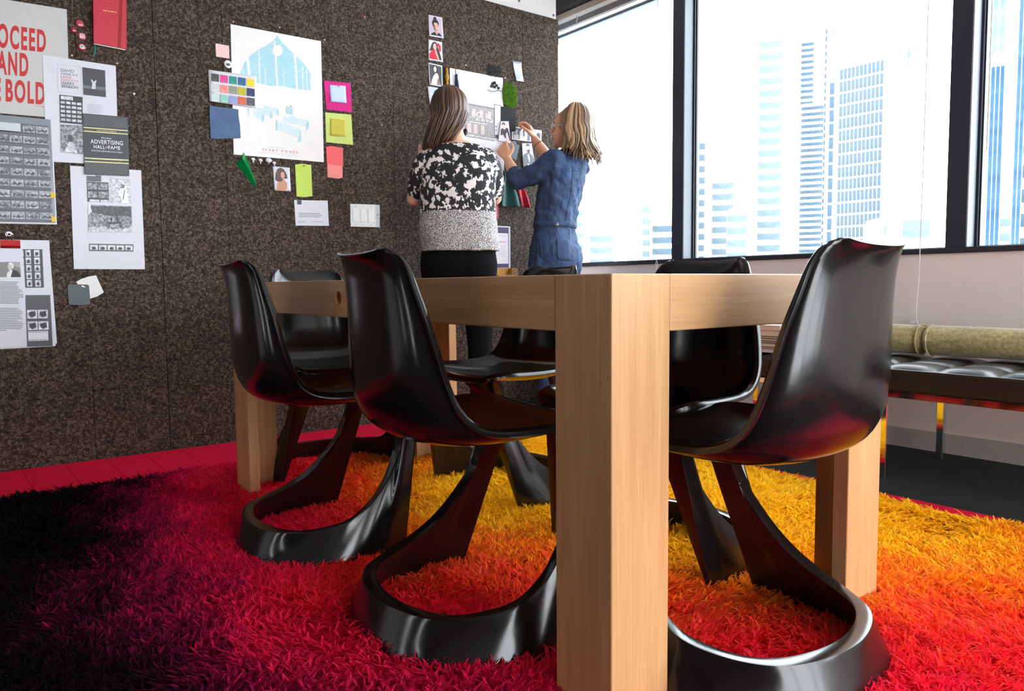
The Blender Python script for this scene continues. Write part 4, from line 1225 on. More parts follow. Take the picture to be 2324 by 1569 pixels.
for q_ in [cC((526, 690), (540, 706), (540, 732), (528, 736)), cC((484, 706), (500, 724), (498, 752), (484, 756)), cC((432, 722), (448, 738), (446, 768), (430, 778)), cC((678, 824), (682, 900), (662, 905), (672, 850)), cC((524, 766), (530, 768), (528, 832), (522, 830)), cC((724, 764), (732, 802), (716, 836), (712, 812)), cC((588, 675), (628, 684), (628, 728), (588, 722)), cC((342, 690), (348, 690), (350, 735), (344, 735))]:
    p.pix('pew_end_print', [q_], pew2)
p.pix('red_bird_print', [cC((610, 670), (615, 671), (620, 681), (616, 682))], ink((200, 40, 40)))
p.text('FLEET FOXES', cC((437, 945), (660, 964), (660, 978), (437, 957)), ink((196, 92, 100)), 0, spacing=1.5)
p.lines(cC((470, 932), (610, 944), (610, 952), (470, 940)), 1, ink((214, 212, 212)), .3)
p.lines(cC((400, 962), (690, 986), (690, 1000), (400, 976)), 2, ink((222, 218, 218)), .3)
# badge on the poster's left
y_, z_ = WP(*cC((216, 410))[0])
t = thing('button_badge', 'round white badge with a dark print left of the illustrated poster', 'badge', (WX + .001, y_, z_), WALL_ROT)
obj('disc', mesh_of(*lathe([(.018, 0), (.018, .003), (.016, .0045), (.009, .006), (.0005, .0065)], 24), True, plain('white_badge', (232, 232, 232), .2, coat=.5)), t)
obj('print', mesh_of([(-.010, -.006, .0071), (-.004, -.009, .0071), (.006, -.007, .0071), (.011, -.002, .0071), (.004, .001, .0071), (.007, .006, .0071), (-.002, .003, .0071), (-.009, .002, .0071)], [tuple(range(8))], False, ink((84, 84, 88))), t)
# palette card
p = Item('colour_card', 'white card of fifteen colour squares overlapping the illustrated poster', 'swatch card', cC((90, 445), (398, 487), (392, 690), (98, 645)), W_PAPER, lift=.003, curl=.004)
cols = [(66, 66, 66), (214, 60, 140), (16, 140, 124), (20, 92, 142), (240, 208, 40), (204, 204, 204), (250, 140, 124), (140, 142, 128), (186, 178, 20), (44, 48, 92), (200, 212, 212), (142, 196, 178), (146, 154, 206), (212, 92, 66), (84, 80, 96)]
for k_, c in enumerate(cols):
    cx, ry = k_ % 5, k_ // 5
    x0, y0_ = 108 + 56.3 * cx, 467 + 65 * ry + 8.3 * cx - ry * cx * 1.1
    p.pix('colour_square', [cC((x0 + 2, y0_), (x0 + 48, y0_ + 7), (x0 + 50, y0_ + 9), (x0 + 50, y0_ + 54), (x0 + 47, y0_ + 56), (x0 + 2, y0_ + 50), (x0, y0_ + 47), (x0, y0_ + 2))], ink(c))
    p.pix('caption', [cC((x0 + 14, y0_ + 42), (x0 + 36, y0_ + 45), (x0 + 36, y0_ + 47.5), (x0 + 14, y0_ + 44.5))], ink(tuple(min(255, v + 60) for v in c)))
# denim swatch with frayed edges
dq = [(98, 673), (140, 678), (190, 686), (240, 692), (280, 697), (283, 740), (290, 800), (296, 880), (250, 884), (200, 880), (150, 884), (105, 880), (101, 800), (99, 740)]
dq = [(x + random.uniform(-1.5, 1.5), y + random.uniform(-1.5, 1.5)) for x, y in dq]
denim = fabric('blue_denim_swatch', (84, 106, 142), 700, .3)
Item('denim_swatch', 'square blue denim swatch overlapping the poster below the colour card', 'swatch', cC(*dq), denim, th=.002, lift=.003, part='cloth')
p = Item('felt_swatch', 'magenta felt square carrying a pale blue note, right of the illustrated poster', 'swatch', cC((826, 512), (995, 530), (1005, 715), (842, 698)), fabric('magenta_felt', (214, 36, 132), 400), th=.002, part='cloth')
Item('paper_note', 'pale blue note pinned on the magenta felt square', 'note', cC((860, 541), (962, 548), (967, 657), (868, 648)), paper((196, 214, 240)), lift=.0032, curl=.003)
Item('paper_card', 'square lime card carrying a mustard note, below the magenta felt', 'card', cC((835, 715), (1000, 730), (1012, 922), (840, 905)), paper((206, 222, 124)), th=.001)
Item('paper_note', 'mustard yellow note pinned on the square lime card', 'note', cC((865, 755), (963, 765), (966, 870), (866, 862)), paper((204, 194, 76)), lift=.0022, curl=.003)
Item('paper_tag', 'light coral tag, lower of the two overlapping coral tags', 'tag', cC((845, 985), (943, 993), (945, 1130), (920, 1137), (850, 1127)), paper((246, 146, 140)), th=.001)
Item('paper_tag', 'bright coral tag overlapping the lighter coral tag', 'tag', cC((840, 934), (880, 930), (947, 942), (948, 1055), (845, 1045)), paper((244, 104, 106)), th=.001, lift=.0022)
Item('paper_tag', 'long lime green tag pinned below the illustrated poster', 'tag', cC((643, 1047), (690, 1042), (745, 1050), (753, 1248), (705, 1255), (653, 1250)), paper((196, 220, 96)), th=.001)
p = Item('portrait_photo', 'photo of a curly-haired person looking over a bare shoulder, below the poster', 'photo', cC((500, 1058), (608, 1067), (615, 1217), (512, 1212)), W_PAPER, lift=.001, curl=.002)
p.unit('shoulder', [[(.12, 1), (.18, .70), (.36, .58), (.62, .52), (.80, .66), (.78, .9), (.62, 1)]], ink((198, 140, 112)))
p.unit('hair', [[(.08, .55), (.14, .28), (.26, .10), (.46, .03), (.66, .10), (.80, .28), (.84, .46), (.6, .5), (.42, .62), (.2, .62)]], photo_tone('brown_curls', (46, 28, 24), (112, 74, 60), 220))
p.unit('face', [oval(.56, .35, .12, .15)], ink((214, 158, 132)))
p.unit('features', [oval(.52, .33, .028, .012, 8), oval(.62, .34, .028, .012, 8), oval(.575, .43, .035, .014, 8)], ink((112, 60, 54)))
p = Item('letter_card', 'white printed card with a small dark corner logo, left of the light switches', 'card', cC((637, 1273), (850, 1277), (858, 1437), (647, 1435)), W_PAPER)
p.pix('corner_logo', [cC((655, 1274), (684, 1275), (684, 1301), (656, 1300))], ink((52, 58, 72)))
p.lines(cC((664, 1352), (830, 1356), (830, 1386), (666, 1384)), 3, ink((150, 150, 158)))
p.lines(cC((660, 1404), (720, 1405), (720, 1420), (660, 1419)), 2, ink((176, 176, 182)))
p.lines(cC((756, 1404), (830, 1406), (830, 1420), (756, 1418)), 2, ink((176, 176, 182)))
# green foil cone
y_, z_ = WP(*cC((330, 1080))[0])
gc = [WP(*q) for q in cC((318, 968), (270, 1045), (330, 1120), (390, 1195), (396, 1160), (356, 1060))]
gl = [(a - y_, b - z_) for a, b in gc]
t = thing('foil_wrapper', 'shiny green folded foil triangle pinned under the poster corner', 'wrapper', (WX + .001, y_, z_), WALL_ROT)
gm = plain('green_foil', (10, 140, 70), .22, .35)
Vg = [(x, yy, 0) for x, yy in gl] + [((gl[0][0] + gl[1][0]) / 2 + .004, (gl[0][1] + gl[1][1]) / 2 - .004, .022), ((gl[2][0] + gl[5][0]) / 2, (gl[2][1] + gl[5][1]) / 2, .018), ((gl[3][0] + gl[4][0]) / 2, (gl[3][1] + gl[4][1]) / 2, .006)]
obj('foil', mesh_of(Vg, [(0, 1, 6), (1, 2, 7, 6), (2, 3, 8, 7), (3, 4, 8), (4, 5, 7, 8), (5, 0, 6, 7), (5, 4, 3, 2, 1, 0)], False, gm), t)
# small white shells
for k_, (x_, y2) in enumerate(((373, 1018), (420, 1025), (472, 1026), (507, 1042))):
    y_, z_ = WP(*cC((x_, y2))[0])
    sz = (.011, .011, .017, .010)[k_]
    t = thing('white_ornament', ('leftmost small white ornament beside the green foil', 'second small white ornament from the green foil', 'widest small white ornament under the poster edge', 'small white ornament at the corner of the portrait photo')[k_], 'ornament', (WX + .001, y_, z_), WALL_ROT, 'small white ornaments under the poster')
    pt = plain('white_plastic', (228, 228, 232), .35)
    obj('cap', mesh_of(*xform(lathe([(.0005, -.5), (.6, -.42), (1, 0), (.7, .7), (.0005, .9)], 14), Matrix.Translation((0, .003, .006)) @ Matrix.Diagonal((sz, sz * .7, sz * .6, 1))), True, pt), t)
    obj('stem', mesh_of(*tube([(-.001, .002, .005), (.001, -.008, .004), (.003, -.014, .003)], [.004, .0035, .002], 8), True, pt), t)
# light switch plate
p = Item('light_switch', 'white three-gang light switch plate set in the cork wall', 'light switch', cC((990, 1298), (1150, 1303), (1154, 1446), (993, 1442)), plain('switch_white', (226, 226, 224), .35), th=.008, lift=.001, part='plate')
for k_ in range(3):
    u = .09 + .30 * k_
    q = [p.uv(u, .22), p.uv(u + .22, .22), p.uv(u + .22, .80), p.uv(u, .80)]
    obj('rocker', bevel_mesh(prism(q, .0078, .0112), .0008, plain('switch_rocker', (234, 234, 232), .3), 1), p.root)
    for v in (.1, .91):
        c_ = p.uv(u + .11, v)
        obj('screw', mesh_of(*xform(lathe([(.0022, .0075), (.0022, .009), (.0008, .0093)], 10), Matrix.Translation((c_[0], c_[1], 0))), True, steel), p.root)
q = [p.loc(WP(*a)) for a in cC((1152, 1303), (1178, 1305), (1178, 1448), (1154, 1446))]
sb = obj('side_box', mesh_of(*prism(q, 0, .006), False, plain('switch_grey', (196, 200, 200), .35)), p.root)
c_ = p.loc(WP(*cC((1165, 1366))[0]))
obj('key_lock', mesh_of(*xform(lathe([(.005, .006), (.005, .010), (.002, .0105)], 14), Matrix.Translation((c_[0], c_[1], 0))), True, steel), sb)
# --- column of portrait photographs
def portrait(label, quad, bgc, shapes, lift=.001, curl=.004, cat='photo', border=.07, paper_m=None):
    p_ = Item('portrait_photo', label, cat, quad, paper_m or W_PAPER, lift=lift, curl=curl)
    b = border
    p_.unit('background', [rect(b, b * .8, 1 - b, 1 - b * .8)], ink(bgc))
    for nm, polys, c in shapes:
        p_.unit(nm, polys, c if not isinstance(c, tuple) else ink(c))
    return p_
portrait('topmost portrait photo in the column, hair in a high bun', cD((331, 154), (475, 185), (487, 405), (336, 378)), (196, 178, 200), [
    ('jacket', [[(.1, .93), (.2, .84), (.4, .76), (.55, .80), (.72, .78), (.9, .92), (.9, .93)]], (30, 28, 32)), ('neck', [[(.42, .68), (.62, .68), (.62, .82), (.55, .90), (.45, .82)]], (206, 150, 128)),
    ('hair', [oval(.48, .36, .24, .22), oval(.46, .15, .12, .11)], (34, 24, 26)), ('face', [[(.32, .42), (.40, .32), (.6, .32), (.68, .42), (.66, .60), (.58, .72), (.5, .76), (.42, .72), (.34, .60)]], (216, 164, 142)),
    ('face_shadow', [[(.32, .42), (.38, .36), (.44, .5), (.46, .74), (.42, .72), (.34, .60)]], (120, 78, 70)), ('features', [oval(.42, .48, .045, .016, 8), oval(.59, .48, .045, .016, 8), oval(.51, .66, .05, .016, 8)], (90, 50, 48))])
portrait('portrait photo of a long-haired person in a red jacket', cD((331, 413), (473, 443), (480, 653), (331, 630)), (232, 224, 226), [
    ('hair', [[(.06, .55), (.2, .25), (.3, .1), (.5, .05), (.64, .12), (.72, .35), (.86, .7), (.92, .92), (.7, .92), (.6, .6), (.3, .5)]], (64, 44, 44)),
    ('jacket', [[(.06, .93), (.06, .68), (.25, .5), (.42, .46), (.55, .7), (.74, .93)], [(.62, .15), (.72, .08), (.9, .2), (.9, .5), (.76, .48), (.74, .28)]], (214, 22, 60)),
    ('face', [oval(.46, .30, .12, .16)], (232, 188, 172)), ('skin', [[(.44, .44), (.56, .46), (.74, .9), (.66, .93), (.56, .72)]], (228, 182, 166)), ('features', [oval(.42, .28, .03, .01, 8), oval(.51, .28, .03, .01, 8), oval(.47, .38, .03, .012, 8)], (120, 50, 56))])
portrait('portrait photo of a person in a white draped top on dark grey', cD((330, 655), (475, 690), (480, 915), (340, 890)), (66, 64, 72), [
    ('dress', [[(.12, .94), (.2, .75), (.34, .55), (.5, .42), (.62, .40), (.7, .5), (.74, .7), (.84, .94)]], (222, 210, 206)), ('arm', [[(.55, .94), (.6, .72), (.72, .6), (.78, .8), (.8, .94)]], (150, 104, 98)),
    ('hair', [[(.36, .3), (.3, .12), (.42, .05), (.56, .08), (.66, .2), (.68, .38), (.6, .4), (.52, .14)]], (30, 26, 28)), ('face', [oval(.47, .24, .10, .13)], (228, 206, 198))])
portrait('lowest portrait photo in the column, a dark hooded silhouette on pale grey', cD((323, 905), (485, 930), (492, 1168), (350, 1165)), (196, 198, 210), [
    ('shoulders', [[(.14, .92), (.16, .66), (.3, .56), (.6, .54), (.86, .6), (.92, .92)]], (66, 72, 84)), ('hood', [[(.36, .56), (.32, .3), (.4, .16), (.54, .08), (.7, .18), (.8, .34), (.74, .56)]], (74, 80, 92)), ('face_shadow', [oval(.55, .36, .12, .12)], (50, 54, 64))], curl=.008)
# --- tassels
def rope_pts(x, y0_, y1_, off): return [(WX + .008 + off * math.cos(a), WP(x, y)[0] + off * math.sin(a), WP(x, y)[1]) for a, y in zip(np.linspace(0, 16, 40), np.linspace(y0_, y1_, 40))]
gy, gz = WP(*cD((518, 800))[0])
t = thing('rope_tassel', 'twisted golden rope with a knot, hanging beside the white printed poster', 'tassel', (WX, gy, gz))
gm = fabric('gold_cord', (206, 150, 40), 300, .3)
tp = cD((515, 720), (518, 770), (518, 830), (522, 930), (524, 990))
for ph in (0, math.pi * 2 / 3, math.pi * 4 / 3):
    pts = []
    for k_ in range(60):
        s = k_ / 59
        px_ = np.interp(s, [0, .2, .45, .8, 1], [q[0] for q in tp]); py_ = np.interp(s, [0, .2, .45, .8, 1], [q[1] for q in tp])
        yy, zz = WP(px_, py_)
        pts.append((.009 + .0042 * math.cos(s * 40 + ph), yy - gy + .0042 * math.sin(s * 40 + ph), zz - gz))
    obj('strand', mesh_of(*tube(pts, .0036, 7), True, gm), t)
ky, kz = WP(*cD((518, 815))[0])
obj('knot', mesh_of(*xform(lathe([(.002, -.017), (.009, -.012), (.0115, 0), (.009, .012), (.003, .018)], 12), Matrix.Translation((.011, ky - gy, kz - gz))), True, gm), t)
# white printed poster with old shopfront
p = Item('shopfront_poster', 'white poster with a grey shopfront picture, behind the long-haired woman', 'poster', [cD((556, 712))[0], cD((1112, 818))[0], cE((1150, 386))[0], (1024, 372)], paper((232, 232, 236)), lift=.0008)
qf = cD((480, 1035), (1025, 1132), (1025, 1482), (480, 1390))
p.pix('shopfront_print', [qf], photo_tone('granite_print', (116, 112, 112), (196, 190, 190), 260))
p.unit('cornice_print', [rect(0, 0, 1, .05)], ink((130, 128, 128)), qf)
for r_ in [rect(u, .14, u + .065, .36) for u in (.1, .24, .42, .56, .70, .86)] + [rect(u, .58, u + .075, .86) for u in (.14, .30, .46, .58, .72)]:
    p.unit('window_print', [r_], ink((214, 190, 190)), qf)
cap = ink((226, 222, 222))
p.text('ANTICK', cD((470, 1105), (1000, 1200), (1000, 1258), (470, 1165)), cap, .01, spacing=1.3)
p.text('FOURTEEN', cD((480, 1180), (1000, 1262), (1000, 1290), (480, 1208)), cap, .02, spacing=1.1)
p.lines(cD((760, 1268), (960, 1300), (960, 1312), (760, 1280)), 1, cap, .8)
p.unit('street_print', [rect(.0, .92, 1, .97)], ph_light, qf)
# blue tassel
by, bz = WP(*cD((614, 800))[0])
t = thing('cord_tassel', 'navy blue silk tassel hanging over the white printed poster', 'tassel', (WX, by, bz))
nm = fabric('navy_silk', (24, 40, 84), 500, .3, rough=.6)
def dl(*q):
    yy, zz = WP(*cD(q)[0]); return (yy - by, zz - bz)
a, b = dl(610, 728), dl(614, 786)
obj('cord', mesh_of(*tube([(.006, *a), (.008, *b)], .0022, 8), True, fabric('slate_cord', (70, 90, 120))), t)
obj('head', mesh_of(*xform(lathe([(.002, .012), (.0075, .008), (.009, 0), (.007, -.008), (.008, -.012)], 14), Matrix.Translation((.012, b[0], b[1] - .008))), True, nm), t)
e = dl(622, 940)
obj('skirt', mesh_of(*tube([(.012, b[0], b[1] - .018), (.012, (b[0] + e[0]) / 2, (b[1] + e[1]) / 2), (.012, *e)], [.008, .012, .0155], 16, .8), True, nm), t)
# lace
lq = cD((945, 700), (1100, 724), (1108, 975), (945, 955))
lace = fabric('black_lace', (22, 22, 28), 500, .3)
ly, lz = WP(1122, 180)
t = thing('lace_trim', 'scrap of black lace pinned across the corner of the white poster', 'lace', (WX + .004, ly, lz), WALL_ROT)
def lu(u, v):
    q = [np.array(WP(*x)) for x in lq]
    r = (q[0] * (1 - u) + q[1] * u) * (1 - v) + (q[3] * (1 - u) + q[2] * u) * v
    return (r[0] - ly, r[1] - lz)
mesh_ = []
for i in range(190):
    u0, v0 = random.uniform(0, .9), random.uniform(-.14, .30) + .06 * random.random()
    a, b = lu(u0, v0), lu(min(1.02, u0 + random.uniform(.06, .22)), v0 + random.uniform(-.05, .08))
    mesh_.append(tube([(a[0], a[1], .0), ((a[0] + b[0]) / 2, (a[1] + b[1]) / 2 - .002, .002), (b[0], b[1], .0)], random.uniform(.0006, .0013), 4))
for i in range(120):
    u0, v0 = random.random(), random.uniform(.3, .95)
    a = lu(u0, v0); b = lu(u0 + random.uniform(-.02, .02), v0 + random.uniform(.02, .05))
    mesh_.append(tube([(a[0], a[1], 0), (b[0], b[1], 0)], .0003, 4))
net = obj('netting', mesh_of(*join(mesh_), False, lace), t); net['kind'] = 'stuff'
fl = []
for (cx, cy) in ((.35, .68), (.48, .62), (.60, .72), (.72, .82), (.46, .80), (.28, .78)):
    for k_ in range(5):
        a = 2 * math.pi * k_ / 5 + cx * 9
        c_ = lu(cx + .055 * math.cos(a), cy + .035 * math.sin(a))
        fl.append(xform(lathe([(.0045, 0), (.0045, .0008)], 7), Matrix.Translation((c_[0], c_[1], .001))))
f_ = obj('flower_pattern', mesh_of(*join(fl), False, lace), t); f_['kind'] = 'stuff'
sc = []
for k_ in range(9):
    u0 = .02 + k_ * .12
    pts = [lu(u0 + .055 + .055 * math.cos(a), .93 + .04 * math.sin(k_ * .8) + .05 * math.sin(a)) for a in np.linspace(0, math.pi, 7)]
    sc.append(tube([(x, y, .001) for x, y in pts], .0011, 5))
s_ = obj('scalloped_edge', mesh_of(*join(sc), False, lace), t); s_['kind'] = 'stuff'
# moss
my, mz = WP(*cD((1178, 1000))[0])
mo = [WP(*q) for q in cD((1120, 885), (1150, 872), (1200, 885), (1232, 925), (1248, 985), (1250, 1060), (1240, 1120), (1200, 1132), (1150, 1120), (1118, 1090), (1108, 1020), (1104, 940))]
t = thing('moss_patch', 'bright green oblong patch of moss pinned right of the white poster', 'moss', (WX + .001, my, mz), WALL_ROT)
mp = [(a - my, b - mz) for a, b in mo]
obj('backing', mesh_of(*prism(mp, 0, .005), False, plain('moss_base', (56, 84, 22), .9)), t)
rng_m = np.random.default_rng(3)
Vm, Fm = [], []
xs_, ys_ = [a for a, b in mp], [b for a, b in mp]
def inside(x, y):
    c = False
    for i in range(len(mp)):
        (x1, y1), (x2, y2) = mp[i], mp[i - 1]
        if (y1 > y) != (y2 > y) and x < (x2 - x1) * (y - y1) / (y2 - y1) + x1: c = not c
    return c
while len(Fm) < 2600:
    x, y = rng_m.uniform(min(xs_), max(xs_)), rng_m.uniform(min(ys_), max(ys_))
    if not inside(x, y): continue
    a = rng_m.uniform(0, 6.28); dx, dy = rng_m.normal(0, .006), rng_m.normal(0, .006)
    k_ = len(Vm)
    Vm += [(x - .0012 * math.cos(a), y - .0012 * math.sin(a), .004), (x + .0012 * math.cos(a), y + .0012 * math.sin(a), .004), (x + dx, y + dy, .004 + rng_m.uniform(.006, .015))]
    Fm.append((k_, k_ + 1, k_ + 2))
mm_ = bpy.data.materials.new('moss_green')
nn = NT(mm_)
gg = nn.add('ShaderNodeNewGeometry')
nn.link(nn.ramp(gg.outputs['Random Per Island'], [(0, s2l((70, 120, 20))), (.6, s2l((110, 168, 38))), (1, s2l((160, 200, 70)))]), nn.bsdf.inputs['Base Color'])
nn.set(Roughness=.9)
f_ = obj('fronds', mesh_of(Vm, Fm, False, mm_), t); f_['kind'] = 'stuff'
# black cloth, silver card
Item('fabric_swatch', 'black cloth swatch hanging below the moss patch', 'swatch', cD((1088, 1117), (1238, 1145), (1242, 1375), (1170, 1385), (1088, 1330)), fabric('black_felt', (20, 20, 26), 300), th=.003, lift=.003, part='cloth')
p = Item('silver_card', 'small pale silver card curling off the wall near the window', 'card', cD((1210, 642), (1300, 655), (1317, 862), (1240, 850)), plain('silver_card', (196, 210, 220), .25, .3), lift=.002, curl=.012)
# narrow strip sheet with dark edge
p = Item('strip_sheet', 'narrow white strip with a dark printed margin left of the black cloth', 'sheet', cD((1020, 1090), (1100, 1108), (1110, 1480), (1022, 1470)), W_PAPER, lift=.0022)
p.unit('margin_print', [rect(0, 0, .05, 1), rect(0, 0, 1, .015)], ink((50, 50, 56)))
p.unit('mark_print', [rect(.12, .60, .3, .63), rect(.12, .7, .28, .73), rect(.1, .84, .45, .94)], ink((70, 84, 92)))
portrait('photo of a short-haired person in a dark top, in the denim woman\'s hand', cG((232, 256), (404, 258), (455, 742), (176, 690)), (226, 218, 230), [
    ('top', [[(.12, .72), (.08, .4), (.3, .34), (.48, .42), (.66, .30), (.86, .34), (1, .88), (.9, .9), (.74, .5), (.6, .62), (.62, .84), (.5, .8), (.36, .66)]], (54, 52, 60)), ('hair', [[(.12, .2), (.16, .1), (.34, .04), (.52, .1), (.58, .2), (.44, .2)]], (62, 56, 62)), ('face', [[(.2, .16), (.44, .14), (.5, .24), (.52, .36), (.4, .4), (.26, .3)]], (232, 190, 176))], lift=.012, curl=.002, border=.02)
p = Item('photo_strip', 'white card with three small antique portraits behind the raised hand', 'card', cG((505, 360), (1168, 455), (1155, 735), (498, 655)), W_PAPER, lift=.002)
p.unit('portrait_print', [rect(.03, .08, .26, .92)], ph_mid)
p.unit('portrait_figure', [oval(.14, .35, .04, .14), [(.06, .9), (.08, .6), (.14, .5), (.21, .6), (.23, .9)]], ph_light)
p.unit('small_print', [oval(.40, .50, .03, .18)], ink((96, 106, 116)))
p.unit('strip_print', [rect(.52, .3, .60, .95), rect(.71, .05, .76, .9)], ink((110, 118, 134)))
p.unit('portrait_print', [[(.82, .9), (.82, .35), (.86, .22), (.92, .22), (.955, .35), (.955, .9)]], ink((86, 94, 108)))
p.unit('portrait_figure', [oval(.885, .42, .022, .09), [(.84, .88), (.85, .6), (.885, .54), (.92, .6), (.94, .88)]], ink((40, 44, 60)))
portrait('grey-toned photo of a bearded person with folded arms and waistcoat', cG((722, 738), (940, 742), (1028, 1318), (752, 1300)), (200, 194, 208), [
    ('coat', [[(.02, .98), (.04, .5), (.2, .42), (.42, .38), (.6, .36), (.84, .46), (.98, .6), (.98, .98)]], (98, 110, 120)), ('shirt', [[(.42, .44), (.6, .42), (.62, .62), (.54, .78), (.46, .62)]], (196, 196, 204)), ('hands', [oval(.42, .86, .08, .06, 10), oval(.66, .88, .15, .05, 10)], (226, 218, 222)),
    ('face', [oval(.56, .22, .15, .12)], (228, 220, 224)), ('beard', [[(.42, .26), (.52, .25), (.62, .25), (.7, .22), (.68, .34), (.56, .39), (.46, .34)]], (70, 66, 72)), ('hair', [[(.42, .14), (.44, .04), (.58, .02), (.7, .05), (.72, .14), (.58, .09)]], (74, 76, 84))], lift=.002, curl=.006, border=.01)
Item('hexagon_chip', 'slate grey angular chip beside the wrist of the woman in denim', 'swatch', cG((430, 760), (478, 690), (668, 795), (590, 1128), (480, 1050)), plain('slate_chip', (96, 112, 124), .45), th=.0012, lift=.004)
Item('hexagon_chip', 'lilac grey chip half hidden behind the slate grey chip', 'swatch', cG((380, 740), (470, 700), (570, 690), (610, 750), (560, 900), (420, 860)), plain('lilac_chip', (140, 138, 158), .45), th=.0012, lift=.002)
# hanging cloths
def cloth(name, label, pts, rows, mat):
    yy, zz = WP(*pts[0][0])
    t_ = thing(name, label, 'cloth', (WX + .003, yy, zz), WALL_ROT)
    V_ = []
    for k_, (a, b) in enumerate(pts):
        for j in range(9):
            u = j / 8
            w = WP(a[0] * (1 - u) + b[0] * u, a[1] * (1 - u) + b[1] * u)
            V_.append((w[0] - yy, w[1] - zz, .004 + (.004 + .016 * k_ / len(pts)) * (1 + math.sin(u * 6.3 * 1.3 + k_ * .4))))
    m_ = len(pts)
    F_ = [(k_ * 9 + j, (k_ + 1) * 9 + j, (k_ + 1) * 9 + j + 1, k_ * 9 + j + 1) for k_ in range(m_ - 1) for j in range(8)]
    obj('drape', baked('drape', mesh_of(V_, F_, True, mat), [('SUBSURF', dict(levels=2)), ('SOLIDIFY', dict(thickness=.0015))]), t_)
cloth('velvet_cloth', 'dark teal velvet cloth gathered at the top and fanning out below', [(a, b) for a, b in (cH((262, 0), (282, 0)), cH((240, 110), (318, 100)), cH((215, 270), (370, 260)), cH((196, 420), (430, 400)), cH((178, 535), (468, 545)))], 0, fabric('teal_velvet', (14, 84, 84), 300, .4, sheen=.5))
cloth('velvet_cloth', 'crimson velvet cloth pinned behind the teal velvet, white corner showing', [(a, b) for a, b in (cH((430, 300), (530, 300)), cH((440, 370), (552, 370)), cH((455, 460), (575, 460)), cH((468, 545), (596, 560)))], 0, fabric('crimson_velvet', (188, 12, 52), 300, .4, sheen=.5))
p = Item('red_bordered_print', 'red-bordered pink printed sheet half hidden behind the patterned top', 'sheet', cH((20, 92), (180, 116), (186, 700), (20, 680)), plain('red_card', (214, 60, 84), .5), lift=.001)
p.unit('pale_panel', [rect(.05, .04, .86, .96)], paper((228, 206, 214)))
p.unit('frame_line', [rect(.10, .08, .12, .92), rect(.78, .08, .80, .92), rect(.10, .08, .80, .09), rect(.10, .91, .80, .92)], ink((120, 110, 126)))
p.lines(cH((60, 320), (140, 330), (146, 600), (62, 590)), 7, ink((130, 120, 134)), .5)
p = Item('programme_sheet', 'white-edged purple programme sheet with a pale text panel low on the wall', 'sheet', cH((60, 796), (348, 810), (350, 1378), (60, 1382)), W_PAPER, lift=.001)
p.unit('purple_panel', [rect(.0, .03, .925, .995)], plain('purple_print', (74, 54, 98), .5))
p.pix('text_panel', [cH((150, 900), (318, 906), (322, 1320), (150, 1322))], paper((232, 226, 234)))
p.lines(cH((180, 930), (300, 938), (300, 952), (180, 946)), 1, ink((196, 192, 200)), .5)
p.lines(cH((175, 1012), (292, 1018), (292, 1032), (175, 1028)), 1, ink((206, 120, 128)), .7)
p.lines(cH((185, 1060), (295, 1064), (298, 1230), (185, 1228)), 7, ink((206, 202, 210)), .3)
# striped wooden tray leaning on the wall
yy, zz = WP(*cH((300, 1420))[0])
t = thing('wooden_tray', 'small striped wooden box against the wall just above the table edge', 'box', (WX, yy, zz - .20))
ya, yb_ = WP(*cH((195, 1400))[0])[0] - yy - .05, WP(*cH((408, 1400))[0])[0] - yy
ztop = WP(*cH((300, 1382))[0])[1] - (zz - .20)
obj('board', bbox_mesh(.002, .012, ya, yb_, 0, ztop, .001, 1, wood('tray_wood', 2, (206, 160, 84), (170, 116, 50))), t)
obj('post', bbox_mesh(.012, .034, yb_ - .045, yb_, 0, ztop, .001, 1, wood('tray_stripe', 2, (214, 170, 100), (150, 96, 44))), t)
obj('shelf', bbox_mesh(.012, .06, ya, yb_ - .045, ztop - .05, ztop - .042, .001, 1, wood('tray_wood', 2, (206, 160, 84), (170, 116, 50))), t)
for k_ in range(4):
    z_ = ztop - .012 - .016 * k_
    obj('stripe', mesh_of([(.0346, yb_ - .044, z_ - .012), (.0346, yb_ - .001, z_ + .008), (.0346, yb_ - .001, z_ + .0125), (.0346, yb_ - .044, z_ - .0075)], [(0, 1, 2, 3)], False, plain('dark_veneer', (104, 62, 26), .5)), t)
# loose pins
def pin(px_, py_, lab, c=(212, 206, 196), head=.0035):
    yy, zz = WP(px_, py_)
    t_ = thing('push_pin', lab, 'pin', (WX, yy, zz), WALL_ROT, 'loose pins in the cork wall')
    obj('needle', mesh_of(*tube([(0, 0, -.003), (.001, .0004, .012)], .0005, 6), True, steel), t_)
    obj('head', mesh_of(*xform(lathe([(.001, 0), (head, .002), (head, .004), (.001, .0065)], 12), Matrix.Translation((.001, .0004, .0115))), True, plain('pin_head_%d_%d_%d' % c, c, .3)), t_)
pin(987 / 3.269, 702 / 3.269, 'bright steel push pin alone between the sheets and the poster', (226, 230, 236), .005)
pin(*cC((537, 180))[0], 'pale pin just above the top edge of the illustrated poster')
pin(*cC((1186, 798))[0], 'pale pin alone on the cork right of the lime card')
pin(*cC((1075, 112))[0], 'copper-coloured pin alone on the cork above the magenta felt', (196, 130, 104), .005)
pin(*cC((822, 258))[0], 'pin at the top right corner of the illustrated poster')
pin(*cC((242, 144))[0], 'pin at the top left corner of the illustrated poster')
pin(*cC((913, 553))[0], 'brass pin in the pale blue note', (190, 160, 90), .004)
pin(*cC((693, 1057))[0], 'brass pin at the top of the long lime tag', (190, 160, 90), .004)
pin(*cA((527, 418))[0], 'pin at the top of the white layout sheet near the badges')
pin(*cA((862, 476))[0], 'pin at the top right corner of the white layout sheet')
pin(*cD((709, 690))[0], 'white pin on the cork above the shopfront poster', (236, 232, 226), .004)
pin(*cD((1118, 822))[0], 'white pin at the top right corner of the shopfront poster', (232, 232, 232), .004)
